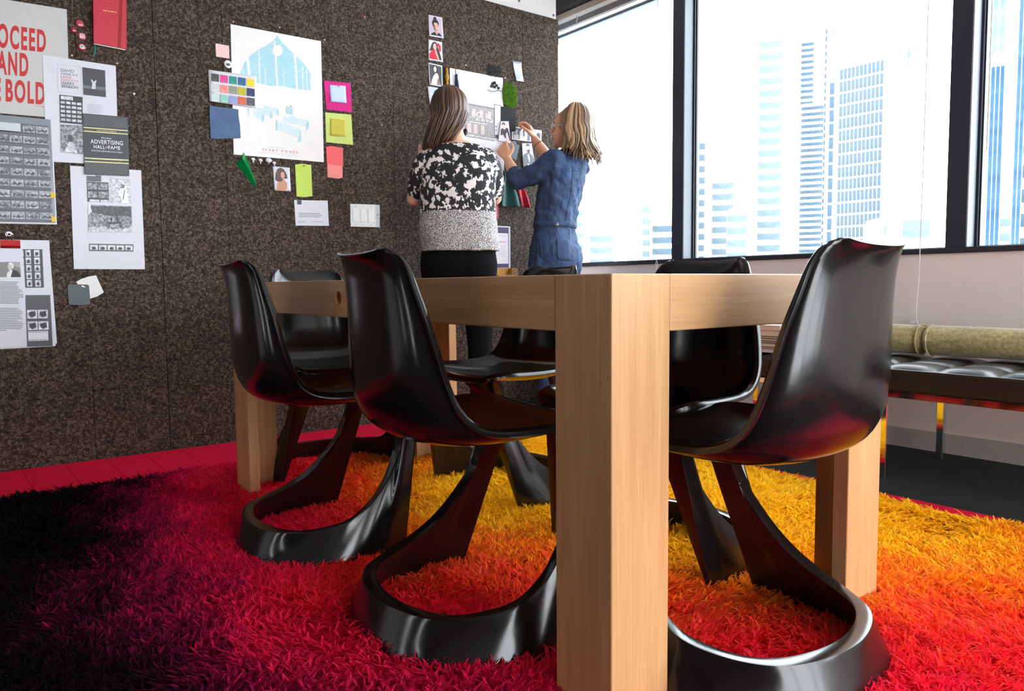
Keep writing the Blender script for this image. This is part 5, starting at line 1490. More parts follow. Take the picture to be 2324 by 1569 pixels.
# ================================================================== two women at the wall
from mathutils.bvhtree import BVHTree
def V3(p): return np.array(p, float)
def unitv(v):
    v = np.array(v, float); return v / np.linalg.norm(v)
def ellipsoid(c, rx, ry, rz, A=None, n=16, m=12):
    """A: 3 axis vectors as rows"""
    A = np.eye(3) if A is None else np.array(A)
    V_, F_ = [], []
    for i in range(m + 1):
        th_ = math.pi * (i + .02) / (m + .04)
        for k in range(n):
            a = 2 * math.pi * k / n
            d = np.array((rx * math.sin(th_) * math.cos(a), ry * math.sin(th_) * math.sin(a), rz * math.cos(th_)))
            V_.append(tuple(np.array(c) + d @ A))
    for i in range(m):
        for k in range(n):
            a, b = i * n + k, i * n + (k + 1) % n
            F_.append((a, a + n, b + n, b))
    F_.append(tuple(range(n)))
    F_.append(tuple(range((m + 1) * n - 1, m * n - 1, -1)))
    return V_, F_
def limb(pts, rads, n=14, sub=5):
    P = [np.array((*p, r)) for p, r in zip(pts, rads)]
    C = np.array(catmull(P, sub))
    v, f = tube([tuple(c[:3]) for c in C], [max(.002, c[3]) for c in C], n)
    ends = [ellipsoid(C[0][:3], C[0][3], C[0][3], C[0][3], n=10, m=8), ellipsoid(C[-1][:3], C[-1][3], C[-1][3], C[-1][3], n=10, m=8)]
    return join([(v, f)] + ends)
def loft(secs, L, Fw, n=28, sub=4, p=2.3):
    """secs: (centre, half width along L, half depth along Fw)"""
    S_ = np.array(catmull([np.array((*c, a, b)) for c, a, b in secs], sub))
    V_, F_ = [], []
    for s in S_:
        for k in range(n):
            a = 2 * math.pi * k / n
            ca, sa = math.cos(a), math.sin(a)
            x = math.copysign(abs(ca) ** (2 / p), ca) * s[3]; y = math.copysign(abs(sa) ** (2 / p), sa) * s[4]
            V_.append(tuple(s[:3] + L * x + Fw * y))
    for i in range(len(S_) - 1):
        for k in range(n):
            a, b = i * n + k, i * n + (k + 1) % n
            F_.append((a, b, b + n, a + n))
    F_.append(tuple(range(n - 1, -1, -1)))
    m = (len(S_) - 1) * n
    F_.append(tuple(range(m, m + n)))
    return V_, F_
def fuse(name, parts, mat, vox, smooth=6, disp=None):
    v, f = join(parts)
    me = mesh_of(v, f, True)
    bm = bmesh.new(); bm.from_mesh(me); bmesh.ops.recalc_face_normals(bm, faces=bm.faces); bm.to_mesh(me); bm.free()
    mods = [('REMESH', dict(mode='VOXEL', voxel_size=vox, use_smooth_shade=True)), ('SMOOTH', dict(iterations=smooth, factor=.5))]
    if disp:
        tx = bpy.data.textures.new(name + '_folds', 'CLOUDS')
        tx.noise_scale = disp[1]
        mods.append(('DISPLACE', dict(texture=tx, strength=disp[0], mid_level=.5, texture_coords='LOCAL')))
        mods.append(('SMOOTH', dict(iterations=2, factor=.5)))
    out = baked(name, me, mods)
    out.polygons.foreach_set('use_smooth', [True] * len(out.polygons))
    out.materials.clear(); out.materials.append(mat)
    return out
def hand(wrist, d, nrm, thumb_side, curl, spread=1.0, tcurl=.5, lens=1.0):
    """palm + five fingers; d = wrist to knuckles, nrm = back of the hand, thumb_side = +1/-1 along cross(d,nrm)"""
    d, nrm = unitv(d), np.array(nrm, float)
    nrm = unitv(nrm - d * (nrm @ d))
    s = np.cross(d, nrm) * thumb_side
    w = V3(wrist)
    parts = [loft([(w, .023, .017), (w + d * .02, .027, .017), (w + d * .05, .038, .0155), (w + d * .083, .040, .0125)], s, nrm, 16, 4, 2.4)]
    offs = [.030, .0105, -.0095, -.0285]
    Ls = [.072, .080, .075, .060]
    for k in range(4):
        base = w + d * (.080 - .003 * abs(k - 1)) + s * offs[k]
        pts, rad = [base - d * .012], [.0088]
        ang = 0.0
        dir0 = unitv(d + s * (offs[k] * 3.0 * spread))
        p = base
        pts.append(p); rad.append(.0085)
        for j, fr in enumerate((.45, .32, .23)):
            ang += curl[k] * (.75, 1.0, .7)[j]
            dd = dir0 * math.cos(ang) - nrm * math.sin(ang)
            p = p + dd * Ls[k] * fr * lens
            pts.append(p); rad.append((.0078, .0072, .0060)[j])
        parts.append(limb(pts, rad, 10, 3))
    b = w + d * .022 + s * .022 - nrm * .004
    td = unitv(d * .62 + s * .70 - nrm * .35)
    p1 = b + td * .038
    td2 = unitv(td * (1 - tcurl * .3) + d * .5 - s * .45 * tcurl - nrm * .3 * tcurl)
    p2 = p1 + td2 * .030
    td3 = unitv(td2 - s * .3 * tcurl + d * .2)
    parts.append(limb([b, p1, p2, p2 + td3 * .022], [.0135, .0108, .0092, .0072], 10, 3))
    return parts
def head_parts(c, R, F, U):
    A = [R, F, U]
    P = lambda x, y, z: c + R * x + F * y + U * z
    ps = [ellipsoid(P(0, -.012, .022), .073, .092, .098, A, 24, 18), ellipsoid(P(0, .036, -.040), .058, .058, .074, A, 20, 14), ellipsoid(P(0, .030, .030), .064, .066, .066, A, 20, 14),
          ellipsoid(P(0, .072, -.094), .025, .021, .020, A), ellipsoid(P(.038, .052, -.03), .024, .024, .03, A), ellipsoid(P(-.038, .052, -.03), .024, .024, .03, A),
          limb([P(0, .090, .018), P(0, .103, -.004), P(0, .114, -.024)], [.008, .010, .0125], 10, 4), ellipsoid(P(.010, .101, -.029), .008, .010, .007, A), ellipsoid(P(-.010, .101, -.029), .008, .010, .007, A),
          ellipsoid(P(0, .080, .030), .045, .018, .012, A), ellipsoid(P(.072, -.004, -.016), .010, .019, .030, A), ellipsoid(P(-.072, -.004, -.016), .010, .019, .030, A), ellipsoid(P(0, .078, -.062), .03, .02, .024, A)]
    return ps, P, A
def skin_mat(name, c):
    m = bpy.data.materials.new(name)
    n = NT(m)
    a = n.noise(n.coords(), 22, 3)
    lo = s2l(tuple(v * .94 for v in c)); hi = s2l(tuple(min(255, v * 1.03) for v in c))
    n.link(n.ramp(a.outputs['Fac'], [(.3, lo), (.7, hi)]), n.bsdf.inputs['Base Color'])
    n.set(Roughness=.48, Subsurface_Weight=.12, Subsurface_Scale=.01)
    return m
def hair_mat(name, dark, mid, light):
    m = bpy.data.materials.new(name)
    n = NT(m)
    g = n.add('ShaderNodeNewGeometry')
    z = n.noise(n.coords((90, 90, 5)), 2.5, 3)
    ad = n.add('ShaderNodeMath', operation='MULTIPLY_ADD'); ad.inputs[1].default_value = .55
    n.link(g.outputs['Random Per Island'], ad.inputs[0])
    m2 = n.add('ShaderNodeMath', operation='MULTIPLY'); m2.inputs[1].default_value = .5
    n.link(z.outputs['Fac'], m2.inputs[0]); n.link(m2.outputs[0], ad.inputs[2])
    n.link(n.ramp(ad.outputs[0], [(.15, s2l(dark)), (.5, s2l(mid)), (.85, s2l(light))]), n.bsdf.inputs['Base Color'])
    n.set(Roughness=.36)
    n.bump(z.outputs['Fac'], .25, .003)
    return m
def hair_locks(paths, rads, flat=.45):
    ps = []
    for P, r in zip(paths, rads):
        C = catmull(P, 5)
        m = len(C)
        rr = [r * (0.55 + .45 * min(1, 4 * k / m)) * (1 if k < m * .7 else max(.18, 1 - .85 * (k - m * .7) / (m * .3))) for k in range(m)]
        ps.append(tube(C, rr, 7, flat))
    return ps
def shoe(parent, pos, d, L, mat, heel=.045, shaft=0.0):
    d = unitv(d); s = np.cross(d, (0, 0, 1))
    p = V3(pos)
    up = np.array((0, 0, 1.0))
    S = [(p - d * .075 + up * (heel + .035), .030, .036), (p - d * .03 + up * (heel + .04), .034, .046), (p + d * .05 + up * (heel * .7 + .032), .036, .034), (p + d * .12 + up * .026, .040, .026), (p + d * .16 + up * .020, .030, .018), (p + d * .172 + up * .018, .012, .010)]
    a = loft(S, s, up, 18, 4, 2.2)
    hl = loft([(p - d * .055 + up * .0, .020, .020), (p - d * .055 + up * (heel + .01), .026, .028)], s, d, 12, 2)
    an = loft([(p - d * .035 + up * (heel + .03), .034, .042), (p - d * .035 + up * (heel + .09), .036, .042), (p - d * .03 + up * (heel + .14), .042, .046)], s, d, 16, 3)
    ex = [loft([(p - d * .03 + up * (heel + .10), .042, .046), (p - d * .03 + up * (shaft * .6), .056, .058), (p - d * .025 + up * shaft, .066, .068)], s, d, 18, 4)] if shaft else []
    return fuse('boot', [a, hl, an] + ex, mat, .006, 4)
def place(me_name, me, root, name):
    for v in me.vertices:
        v.co = v.co - root.location
    return obj(name, me, root)
def cast_patch(bvh, pts, off):
    out = []
    for px_, py_ in pts:
        d = ray(px_, py_)
        h = bvh.ray_cast(EYE, d.normalized())
        if h[0] is None: return None
        nn_ = h[1] if h[1].dot(d) < 0 else -h[1]
        out.append(h[0] + nn_ * off)
    return out
def bvh_of(me):
    return BVHTree.FromPolygons([v.co.copy() for v in me.vertices], [tuple(p.vertices) for p in me.polygons])

# ------------------------------------------------------------------ woman in the patterned top, seen from behind
F1 = unitv((-.84, .55, 0)); R1 = np.cross(F1, (0, 0, 1.0)); UP = np.array((0, 0, 1.0))
O1 = np.array((-3.19, 2.108, 0.0))
Q = lambda r, f, z: O1 + R1 * r + F1 * f + UP * z
wm = thing('person', 'woman with long brown hair in a black-and-white patterned top and black trousers, back turned', 'person', tuple(O1))
skin1 = skin_mat('skin_fair', (226, 176, 150))
hc1 = Q(-.035, .035, 1.578)
U1 = unitv(UP + F1 * .12 - R1 * .03); FF1 = unitv(F1 - U1 * (F1 @ U1)); RR1 = np.cross(FF1, U1)
hp, HP, HA = head_parts(hc1, RR1, FF1, U1)
torso = [(Q(0, 0, .84), .165, .11), (Q(0, 0, .95), .165, .10), (Q(0, 0, 1.08), .135, .09), (Q(0, 0, 1.22), .145, .10), (Q(0, .0, 1.32), .145, .09), (Q(0, .005, 1.375), .135, .070), (Q(0, .01, 1.415), .10, .060), (Q(-.005, .012, 1.445), .068, .055)]
bp = hp + [loft(torso, R1, F1), limb([Q(0, .0, 1.41), Q(-.015, .02, 1.48), hc1 - U1 * .04], [.056, .050, .052])]
le, lw_ = Q(-.218, .06, 1.175), Q(-.168, .225, 1.385)
re, rw_ = Q(.19, .16, 1.19), Q(.10, .34, 1.33)
bp += [limb([Q(-.150, 0, 1.345), Q(-.190, .02, 1.26), le], [.046, .044, .038]), limb([le, (le * .5 + lw_ * .5) + R1 * -.004, lw_], [.040, .036, .025]),
       limb([Q(.150, 0, 1.345), Q(.18, .07, 1.27), re], [.046, .044, .038]), limb([re, re * .5 + rw_ * .5, rw_], [.040, .036, .025])]
bp += hand(lw_, unitv(F1 * .45 + UP * .9), -F1 * .9 + UP * .4, 1, [.25, .28, .3, .35], 1.0, .4)
bp += hand(rw_, unitv(F1 * .6 + UP * .8 - R1 * .2), -F1 * .8 + UP * .5, -1, [.5, .55, .6, .7], 1.0, .8)
for s in (-1, 1):
    bp.append(limb([Q(.085 * s, 0, .86), Q(.09 * s, .01, .66), Q(.095 * s, .0, .48), Q(.10 * s, -.02, .3), Q(.10 * s, -.01, .12)], [.085, .072, .052, .048, .034]))
body1 = fuse('body', bp, skin1, .0045, 5)
place('b', body1, wm, 'body')
# trousers
tro = [loft([(Q(0, 0, .965), .165, .112), (Q(0, -.005, .90), .185, .122), (Q(0, -.008, .84), .192, .128), (Q(0, -.005, .78), .188, .118)], R1, F1, 28, 4, 2.5)]
for s in (-1, 1):
    tro.append(limb([Q(.092 * s, -.003, .82), Q(.096 * s, .005, .66), Q(.10 * s, .0, .48), Q(.105 * s, -.015, .32), Q(.105 * s, -.01, .12)], [.096, .084, .066, .062, .052], 18))
_tm = fabric('black_trouser_cloth', (8, 9, 12), 600, .2, sheen=0)
_tm.node_tree.nodes['Principled BSDF'].inputs['Specular IOR Level'].default_value = .12
place('t', fuse('trousers', tro, _tm, .006, 4, (.006, .06)), wm, 'trousers')
for s in (-1, 1):
    place('s', shoe(wm, Q(.105 * s, 0, 0.004), F1 + R1 * .12 * s, .25, plain('black_boot_leather', (16, 16, 18), .4)), wm, 'boot')
# patterned top
def pattern_mat():
    m = bpy.data.materials.new('patterned_top')
    n = NT(m)
    v = n.coords()
    wv = n.noise(v, 30, 2)
    sc = n.add('ShaderNodeVectorMath', operation='SCALE'); sc.inputs['Scale'].default_value = .02
    n.link(wv.outputs['Color'], sc.inputs[0])
    ad = n.add('ShaderNodeVectorMath', operation='ADD'); n.link(v, ad.inputs[0]); n.link(sc.outputs['Vector'], ad.inputs[1])
    a = n.noise(ad.outputs['Vector'], 30, 2, .55)
    fine = n.add('ShaderNodeMapping'); fine.inputs['Scale'].default_value = (220, 220, 30)
    n.link(v, fine.inputs['Vector'])
    fn = n.noise(fine.outputs['Vector'], 1.0, 1)
    mx = n.add('ShaderNodeMath', operation='MULTIPLY_ADD'); mx.inputs[1].default_value = .16
    n.link(fn.outputs['Fac'], mx.inputs[0]); n.link(a.outputs['Fac'], mx.inputs[2])
    big = n.ramp(mx.outputs[0], [(.615, (.012, .012, .015)), (.625, (.80, .74, .73))])
    sp = n.noise(v, 330, 1)
    spk = n.ramp(sp.outputs['Fac'], [(.44, (.02, .02, .024)), (.50, (.2, .19, .19)), (.56, (.74, .70, .70))])
    sep = n.add('ShaderNodeSeparateXYZ'); n.link(v, sep.inputs[0])
    wob = n.add('ShaderNodeMath', operation='MULTIPLY_ADD'); wob.inputs[1].default_value = .04
    n.link(a.outputs['Fac'], wob.inputs[0]); n.link(sep.outputs['Z'], wob.inputs[2])
    st_ = n.add('ShaderNodeMath', operation='GREATER_THAN'); st_.inputs[1].default_value = 1.115
    n.link(wob.outputs[0], st_.inputs[0])
    mix = n.add('ShaderNodeMix', data_type='RGBA')
    n.link(st_.outputs[0], mix.inputs['Factor']); n.link(spk, mix.inputs[6]); n.link(big, mix.inputs[7])
    n.link(mix.outputs[2], n.bsdf.inputs['Base Color'])
    n.set(Roughness=.8)
    n.bump(sp.outputs['Fac'], .15, .002)
    return m
top = [loft([(Q(.012, -.005, .905), .196, .140), (Q(.008, -.005, .96), .198, .142), (Q(0, -.005, 1.03), .195, .138), (Q(0, 0, 1.12), .188, .130), (Q(0, 0, 1.22), .190, .125), (Q(0, .0, 1.31), .186, .114), (Q(0, .005, 1.365), .178, .100), (Q(0, .008, 1.405), .155, .086), (Q(0, .01, 1.43), .118, .074)], R1, F1, 30, 4, 2.5),
       limb([Q(-.140, 0, 1.355), Q(-.172, .015, 1.29), Q(-.192, .035, 1.215)], [.062, .064, .060], 18), limb([Q(.140, 0, 1.355), Q(.166, .04, 1.29), Q(.180, .085, 1.23)], [.062, .064, .060], 18)]
place('t', fuse('patterned_top', top, pattern_mat(), .006, 5, (.010, .07)), wm, 'patterned_top')
# hair: long, straight, swept over the left shoulder
hm1 = hair_mat('brown_hair', (30, 18, 13), (66, 43, 31), (122, 88, 64))
cap1 = ellipsoid(HP(0, -.022, .026), .083, .100, .102, HA, 24, 18)
paths, rads = [], []
rr_ = np.random.default_rng(5)
for k in range(400):
    a = rr_.uniform(-2.15, 2.15)                   # 0 = straight back, + = person's right
    ax, ay = math.sin(a), -math.cos(a)
    lay = rr_.uniform(.96, 1.09)
    pts = []
    for t in np.linspace(.06, 1.0, 6):
        th_ = t * 1.75
        x, y, z = .086 * math.sin(th_) * ax * lay, .104 * math.sin(th_) * ay * lay - .022, .104 * math.cos(th_) * lay + .026
        pts.append(hc1 + RR1 * x + FF1 * y + U1 * z)
    e = pts[-1]
    er = (e - hc1) @ R1
    # flow down and across to the left shoulder
    fr = (er + .09) / .18
    end_r = -.165 + fr * .13 + rr_.normal(0, .008)
    endz = 1.405 + .055 * fr * fr + rr_.uniform(-.02, .015)
    ef = -.075 + .03 * fr + rr_.normal(0, .01) + (.05 if fr < .15 else 0)
    end = Q(0, 0, 0) + R1 * end_r + F1 * ef + UP * endz
    mid = (e * .5 + end * .5) + F1 * (-.012) + R1 * (.018 * fr)
    pts += [e * .75 + mid * .25 + R1 * .006, mid, end]
    paths.append([tuple(p) for p in pts]); rads.append(rr_.uniform(.004, .0085))
hm_parts = [cap1] + hair_locks(paths, rads)
v_, f_ = join(hm_parts)
place('h', mesh_of(v_, f_, True, hm1), wm, 'hair')
# drop earring on the right
ey = HP(.076, .0, -.048)
place('e', mesh_of(*join([tube([tuple(ey), tuple(ey - UP * .02)], .0012, 6), ellipsoid(ey - UP * .034, .011, .004, .017, [R1, F1, UP])]), True, plain('black_earring', (18, 18, 20), .3)), wm, 'earring')

# ------------------------------------------------------------------ woman in the denim jumpsuit
F2 = unitv((-.93, -.36, 0)); R2 = np.cross(F2, (0, 0, 1.0)); L2 = -R2
O2 = np.array((-3.31, 2.84, 0.0))
wd_ = thing('person', 'woman with shoulder-length blonde-brown hair and glasses in a blue denim jumpsuit', 'person', tuple(O2))
hip = np.array(on_plane(1258, 590, 0, -3.30)); shm = np.array(on_plane(1293, 352, 0, -3.245)); hd = np.array(on_plane(1294, 290, 0, -3.24))
def lean(z):
    """spine position at height z"""
    t = (z - hip[2]) / (shm[2] - hip[2])
    b = hip + (shm - hip) * t
    b = b + F2 * (.030 * math.sin(min(1, max(0, t)) * math.pi))
    if t < 0:
        g = min(1, -t / 1.4)
        b = np.array((*(hip[:2] * (1 - g) + O2[:2] * g), z))
    return np.array((b[0], b[1], z))
skin2 = skin_mat('skin_warm', (222, 164, 132))
U2 = unitv(UP - F2 * .10); FF2 = unitv(F2 - U2 * (F2 @ U2)); RR2 = np.cross(FF2, U2)
hp, HP2, HA2 = head_parts(hd, RR2, FF2, U2)
lsh, rsh = lean(1.42) + L2 * .155, lean(1.42) + R2 * .155
lel, lwr = np.array(on_plane(1176, 410, 0, -3.40)), np.array(on_plane(1152, 362, 0, -3.52))
rel, rwr = np.array(on_plane(1262, 384, 0, -3.44)), np.array(on_plane(1214, 317, 0, -3.535))
bp = hp + [loft([(lean(.86), .15, .11), (lean(1.05), .125, .09), (lean(1.2), .135, .095), (lean(1.34), .14, .085), (lean(1.41), .105, .065), (lean(1.46), .06, .05)], R2, F2),
           limb([lean(1.43), lean(1.49) + F2 * .005, hd - U2 * .05 - F2 * .01], [.055, .048, .050]),
           limb([lsh - UP * .012, (lsh + lel) / 2 + UP * -.012, lel], [.044, .042, .038]), limb([lel, (lel + lwr) / 2 + UP * -.003, lwr], [.040, .035, .0245]),
           limb([rsh - UP * .012, (rsh + rel) / 2, rel], [.044, .042, .038]), limb([rel, (rel + rwr) / 2 + UP * -.003, rwr], [.041, .037, .0245])]
lht, rht = np.array(on_plane(1130, 318, 0, -3.585)), np.array(on_plane(1182, 290, 0, -3.60))
bp += hand(lwr, unitv(np.array(on_plane(1138, 332, 0, -3.56)) - lwr), unitv(L2 * .9 - UP * .1 - F2 * .2), 1 if np.cross(unitv(np.array(on_plane(1138, 332, 0, -3.56)) - lwr), L2) @ UP > 0 else -1, [.75, .85, .95, 1.05], .6, .9)
dR = unitv(np.array(on_plane(1200, 283, 0, -3.57)) - rwr)
bp += hand(rwr, dR, unitv(R2 * .3 + UP * .8 - F2 * .5), 1 if np.cross(dR, unitv(UP)) @ L2 > 0 else -1, [.62, .75, .9, 1.0], .5, 1.0)
for s in (-1, 1):
    bp.append(limb([lean(.86) + R2 * .08 * s, lean(.66) + R2 * .085 * s, lean(.48) + R2 * .09 * s, lean(.3) + R2 * .09 * s - F2 * .02, lean(.12) + R2 * .09 * s], [.085, .07, .05, .046, .034]))
place('b', fuse('body', bp, skin2, .0042, 4), wd_, 'body')
def denim_mat():
    m = bpy.data.materials.new('blue_denim')
    n = NT(m)
    v = n.coords()
    a = n.noise(v, 9, 4, .65); b = n.noise(n.coords((700, 700, 240)), 1.0, 2)
    mx = n.add('ShaderNodeMath', operation='MULTIPLY_ADD'); mx.inputs[1].default_value = .4
    n.link(b.outputs['Fac'], mx.inputs[0])
    m2 = n.add('ShaderNodeMath', operation='MULTIPLY'); m2.inputs[1].default_value = .6
    n.link(a.outputs['Fac'], m2.inputs[0]); n.link(m2.outputs[0], mx.inputs[2])
    n.link(n.ramp(mx.outputs[0], [(.3, s2l((32, 46, 74))), (.5, s2l((44, 65, 100))), (.72, s2l((70, 98, 138)))]), n.bsdf.inputs['Base Color'])
    n.set(Roughness=.85)
    n.bump(b.outputs['Fac'], .3, .002)
    return m
dm = denim_mat()
dm_dark = fabric('denim_dark', (24, 34, 60), 700, .25)
js = [loft([(lean(.78), .160, .125), (lean(.86) - F2 * .012, .172, .138), (lean(.93) - F2 * .010, .170, .132), (lean(1.0), .152, .112), (lean(1.07), .143, .104), (lean(1.16), .148, .108), (lean(1.26), .158, .112), (lean(1.34), .168, .108), (lean(1.40), .160, .092), (lean(1.445), .115, .075), (lean(1.465), .075, .066)], R2, F2, 30, 4, 2.3),
      limb([lsh - UP * .006, (lsh + lel) / 2 - UP * .016, lel + UP * .0], [.064, .059, .053], 18), limb([rsh - UP * .006, (rsh + rel) / 2, rel], [.062, .056, .050], 18)]
for s in (-1, 1):
    js.append(limb([lean(.84) + R2 * .085 * s, lean(.66) + R2 * .09 * s, lean(.48) + R2 * .092 * s, lean(.32) + R2 * .095 * s, lean(.16) + R2 * .095 * s], [.098, .084, .068, .060, .056], 18))
jm = fuse('jumpsuit', js, dm, .006, 3, (.022, .045))
jb = bvh_of(jm)
place('j', jm, wd_, 'jumpsuit')
# collar, rolled cuffs, waistband, seams, pocket, button
ring = lambda z, a, b, r: tube([tuple(lean(z) + R2 * a * math.cos(t) + F2 * b * math.sin(t)) for t in np.linspace(0, 2 * math.pi, 40)], r, 8, cap=False)
place('c', mesh_of(*loft([(lean(1.452), .076, .068), (lean(1.475), .068, .064), (lean(1.492), .062, .062)], R2, F2), True, dm_dark), wd_, 'collar')
for e_, w_ in ((lel, lwr), (rel, rwr)):
    dd = unitv(w_ - e_)
    place('c', fuse('cuff', [limb([e_ + dd * .0, e_ + dd * .022, e_ + dd * .048], [.055, .056, .050], 18)], dm, .005, 3, (.008, .03)), wd_, 'rolled_cuff')
def wrap_band(z0, z1, off, nm, mat):
    pts = []
    for t in np.linspace(0, 2 * math.pi, 61)[:-1]:
        row = []
        for z in (z0, z1):
            c = Vector(lean(z)); dr = Vector(R2 * math.cos(t) + F2 * math.sin(t))
            h = jb.ray_cast(c + dr * .5, -dr, .5)
            row.append((h[0] + dr * off) if h[0] else c + dr * .14)
        pts.append(row)
    V_ = [tuple(p) for r in pts for p in r]
    n = len(pts)
    me = mesh_of(V_, [(2 * i, 2 * ((i + 1) % n), 2 * ((i + 1) % n) + 1, 2 * i + 1) for i in range(n)], True, mat)
    place('w', baked('band', me, [('SOLIDIFY', dict(thickness=.003, offset=0))]), wd_, nm)
wrap_band(1.055, 1.088, .003, 'waistband', dm)
def seam(px_list, nm='seam', r=.0014, mat=dm_dark):
    C = catmull([(a, b) for a, b in px_list], 6)
    P = [cast_patch(jb, [(a, b)], .001) for a, b in C]
    P = [tuple(p[0]) for p in P if p]
    if len(P) > 3:
        place('s', mesh_of(*tube(P, r, 6), True, mat), wd_, nm)
st_m = plain('denim_stitch', (78, 104, 146), .8)
seam([(1300, 378), (1296, 430), (1288, 475), (1282, 505)])
seam([(1252, 395), (1250, 450), (1244, 500)])
seam([(1224, 525), (1228, 560), (1232, 600)], r=.0012, mat=st_m)
seam([(1262, 378), (1285, 380), (1310, 386)], r=.0012, mat=st_m)
seam([(1260, 540), (1256, 575), (1264, 592), (1282, 594)], r=.0012, mat=st_m)
pk = []
for v in np.linspace(0, 1, 7):
    for u in np.linspace(0, 1, 7):
        pk.append((1261 + (1294 - 1261) * u + 2 * v, 540 + 52 * v + 3 * u))
pp = cast_patch(jb, pk, .003)
if pp:
    place('p', baked('pocket', mesh_of([tuple(q) for q in pp], [(i * 7 + j, i * 7 + j + 1, (i + 1) * 7 + j + 1, (i + 1) * 7 + j) for i in range(6) for j in range(6)], True, dm), [('SMOOTH', dict(iterations=3)), ('SOLIDIFY', dict(thickness=.003, offset=0))]), wd_, 'back_pocket')
bt = cast_patch(jb, [(1262, 511)], .007)
if bt:
    d_ = (EYE - bt[0]).normalized()
    place('b', mesh_of(*xform(lathe([(.010, -.003), (.010, .001), (.007, .003), (.002, .002)], 16), Matrix.Translation(bt[0]) @ d_.to_track_quat('Z', 'Y').to_matrix().to_4x4()), True, plain('metal_button', (150, 146, 140), .3, .8)), wd_, 'button')
for s in (-1, 1):
    place('s', shoe(wd_, lean(0.0) + R2 * .095 * s + F2 * (.02 * s) + UP * .004, F2 + R2 * .1 * s, .25, plain('black_boot_leather', (16, 16, 18), .4), shaft=.40), wd_, 'boot')
# wrist band
wb = rwr - unitv(rwr - rel) * .035
fr_ = frames([tuple(wb), tuple(wb + unitv(rwr - rel) * .01)])[0]
place('w', mesh_of(*tube([tuple(Vector(wb) + fr_[1] * .0305 * math.cos(t) + fr_[2] * .0305 * math.sin(t)) for t in np.linspace(0, 2 * math.pi, 24)], .0018, 6, cap=False), True, plain('dark_wrist_band', (60, 44, 50), .6)), wd_, 'wrist_band')
# hair
hm2 = hair_mat('blonde_brown_hair', (56, 40, 32), (118, 88, 64), (206, 168, 124))
cap2 = ellipsoid(HP2(0, -.026, .026), .084, .098, .102, HA2, 24, 18)
paths, rads = [], []
rr_ = np.random.default_rng(9)
for k in range(340):
    a = rr_.uniform(-1.72, 1.72)
    ax, ay = math.sin(a), -math.cos(a)
    lay = rr_.uniform(.97, 1.10)
    pts = []
    for t in np.linspace(.08, 1.0, 6):
        th_ = t * 1.62
        x, y, z = .088 * math.sin(th_) * ax * lay, .102 * math.sin(th_) * ay * lay - .024, .104 * math.cos(th_) * lay + .026
        pts.append(hd + RR2 * x + FF2 * y + U2 * z)
    e = pts[-1]
    out = unitv(R2 * ax + F2 * ay)
    Ln = rr_.uniform(.13, .20) + .02 * (ay < -.3)
    ph, am = a * 4 + rr_.normal(0, .5), rr_.uniform(.004, .011)
    for q in (.25, .5, .75, 1.0):
        p_ = e - UP * Ln * q + out * (.012 * q + (.035 * max(0, q - .6) * 2.2)) + np.cross(out, UP) * am * math.sin(ph + q * 5.5) - F2 * (.012 * q)
        pts.append(p_)
    paths.append([tuple(p) for p in pts]); rads.append(rr_.uniform(.006, .012))
v_, f_ = join([cap2] + hair_locks(paths, rads, .28))
place('h', mesh_of(v_, f_, True, hm2), wd_, 'hair')
# eyes, brows, lips, glasses
for s in (-1, 1):
    eye_o = place('e', mesh_of(*ellipsoid(HP2(.031 * s, .0815, .004), .011, .009, .007, HA2), True, plain('eye_white', (232, 228, 224), .2)), wd_, 'eye')
    place('i', mesh_of(*ellipsoid(HP2(.031 * s, .0895, .004), .0045, .0025, .0045, HA2), True, plain('iris_brown', (56, 36, 28), .2)), wd_, 'iris').parent = eye_o
    place('b', mesh_of(*tube([tuple(HP2(.016 * s, .094, .022)), tuple(HP2(.032 * s, .090, .027)), tuple(HP2(.050 * s, .076, .022))], [.002, .0028, .0015], 8), True, plain('brow_brown', (84, 60, 46), .7)), wd_, 'eyebrow')
place('l', mesh_of(*join([ellipsoid(HP2(0, .0965, -.056), .021, .006, .0045, HA2), ellipsoid(HP2(0, .0955, -.065), .019, .0065, .0055, HA2)]), True, plain('lip_rose', (176, 84, 84), .4)), wd_, 'lips')
gp = plain('clear_glasses_frame', (226, 222, 222), .15)
gparts = []
for s in (-1, 1):
    gparts.append(tube([tuple(HP2(.031 * s + .024 * math.cos(t), .101 - .012 * abs(.031 * s + .024 * math.cos(t)) / .05, .003 + .018 * math.sin(t))) for t in np.linspace(0, 2 * math.pi, 28)], .0019, 7, cap=False))
    gparts.append(tube([tuple(HP2(.055 * s, .090, .006)), tuple(HP2(.070 * s, .05, .004)), tuple(HP2(.077 * s, -.005, -.002))], .0019, 7))
gparts.append(tube([tuple(HP2(-.008, .102, .006)), tuple(HP2(0, .106, .009)), tuple(HP2(.008, .102, .006))], .0019, 7))
place('g', mesh_of(*join(gparts), True, gp), wd_, 'glasses')
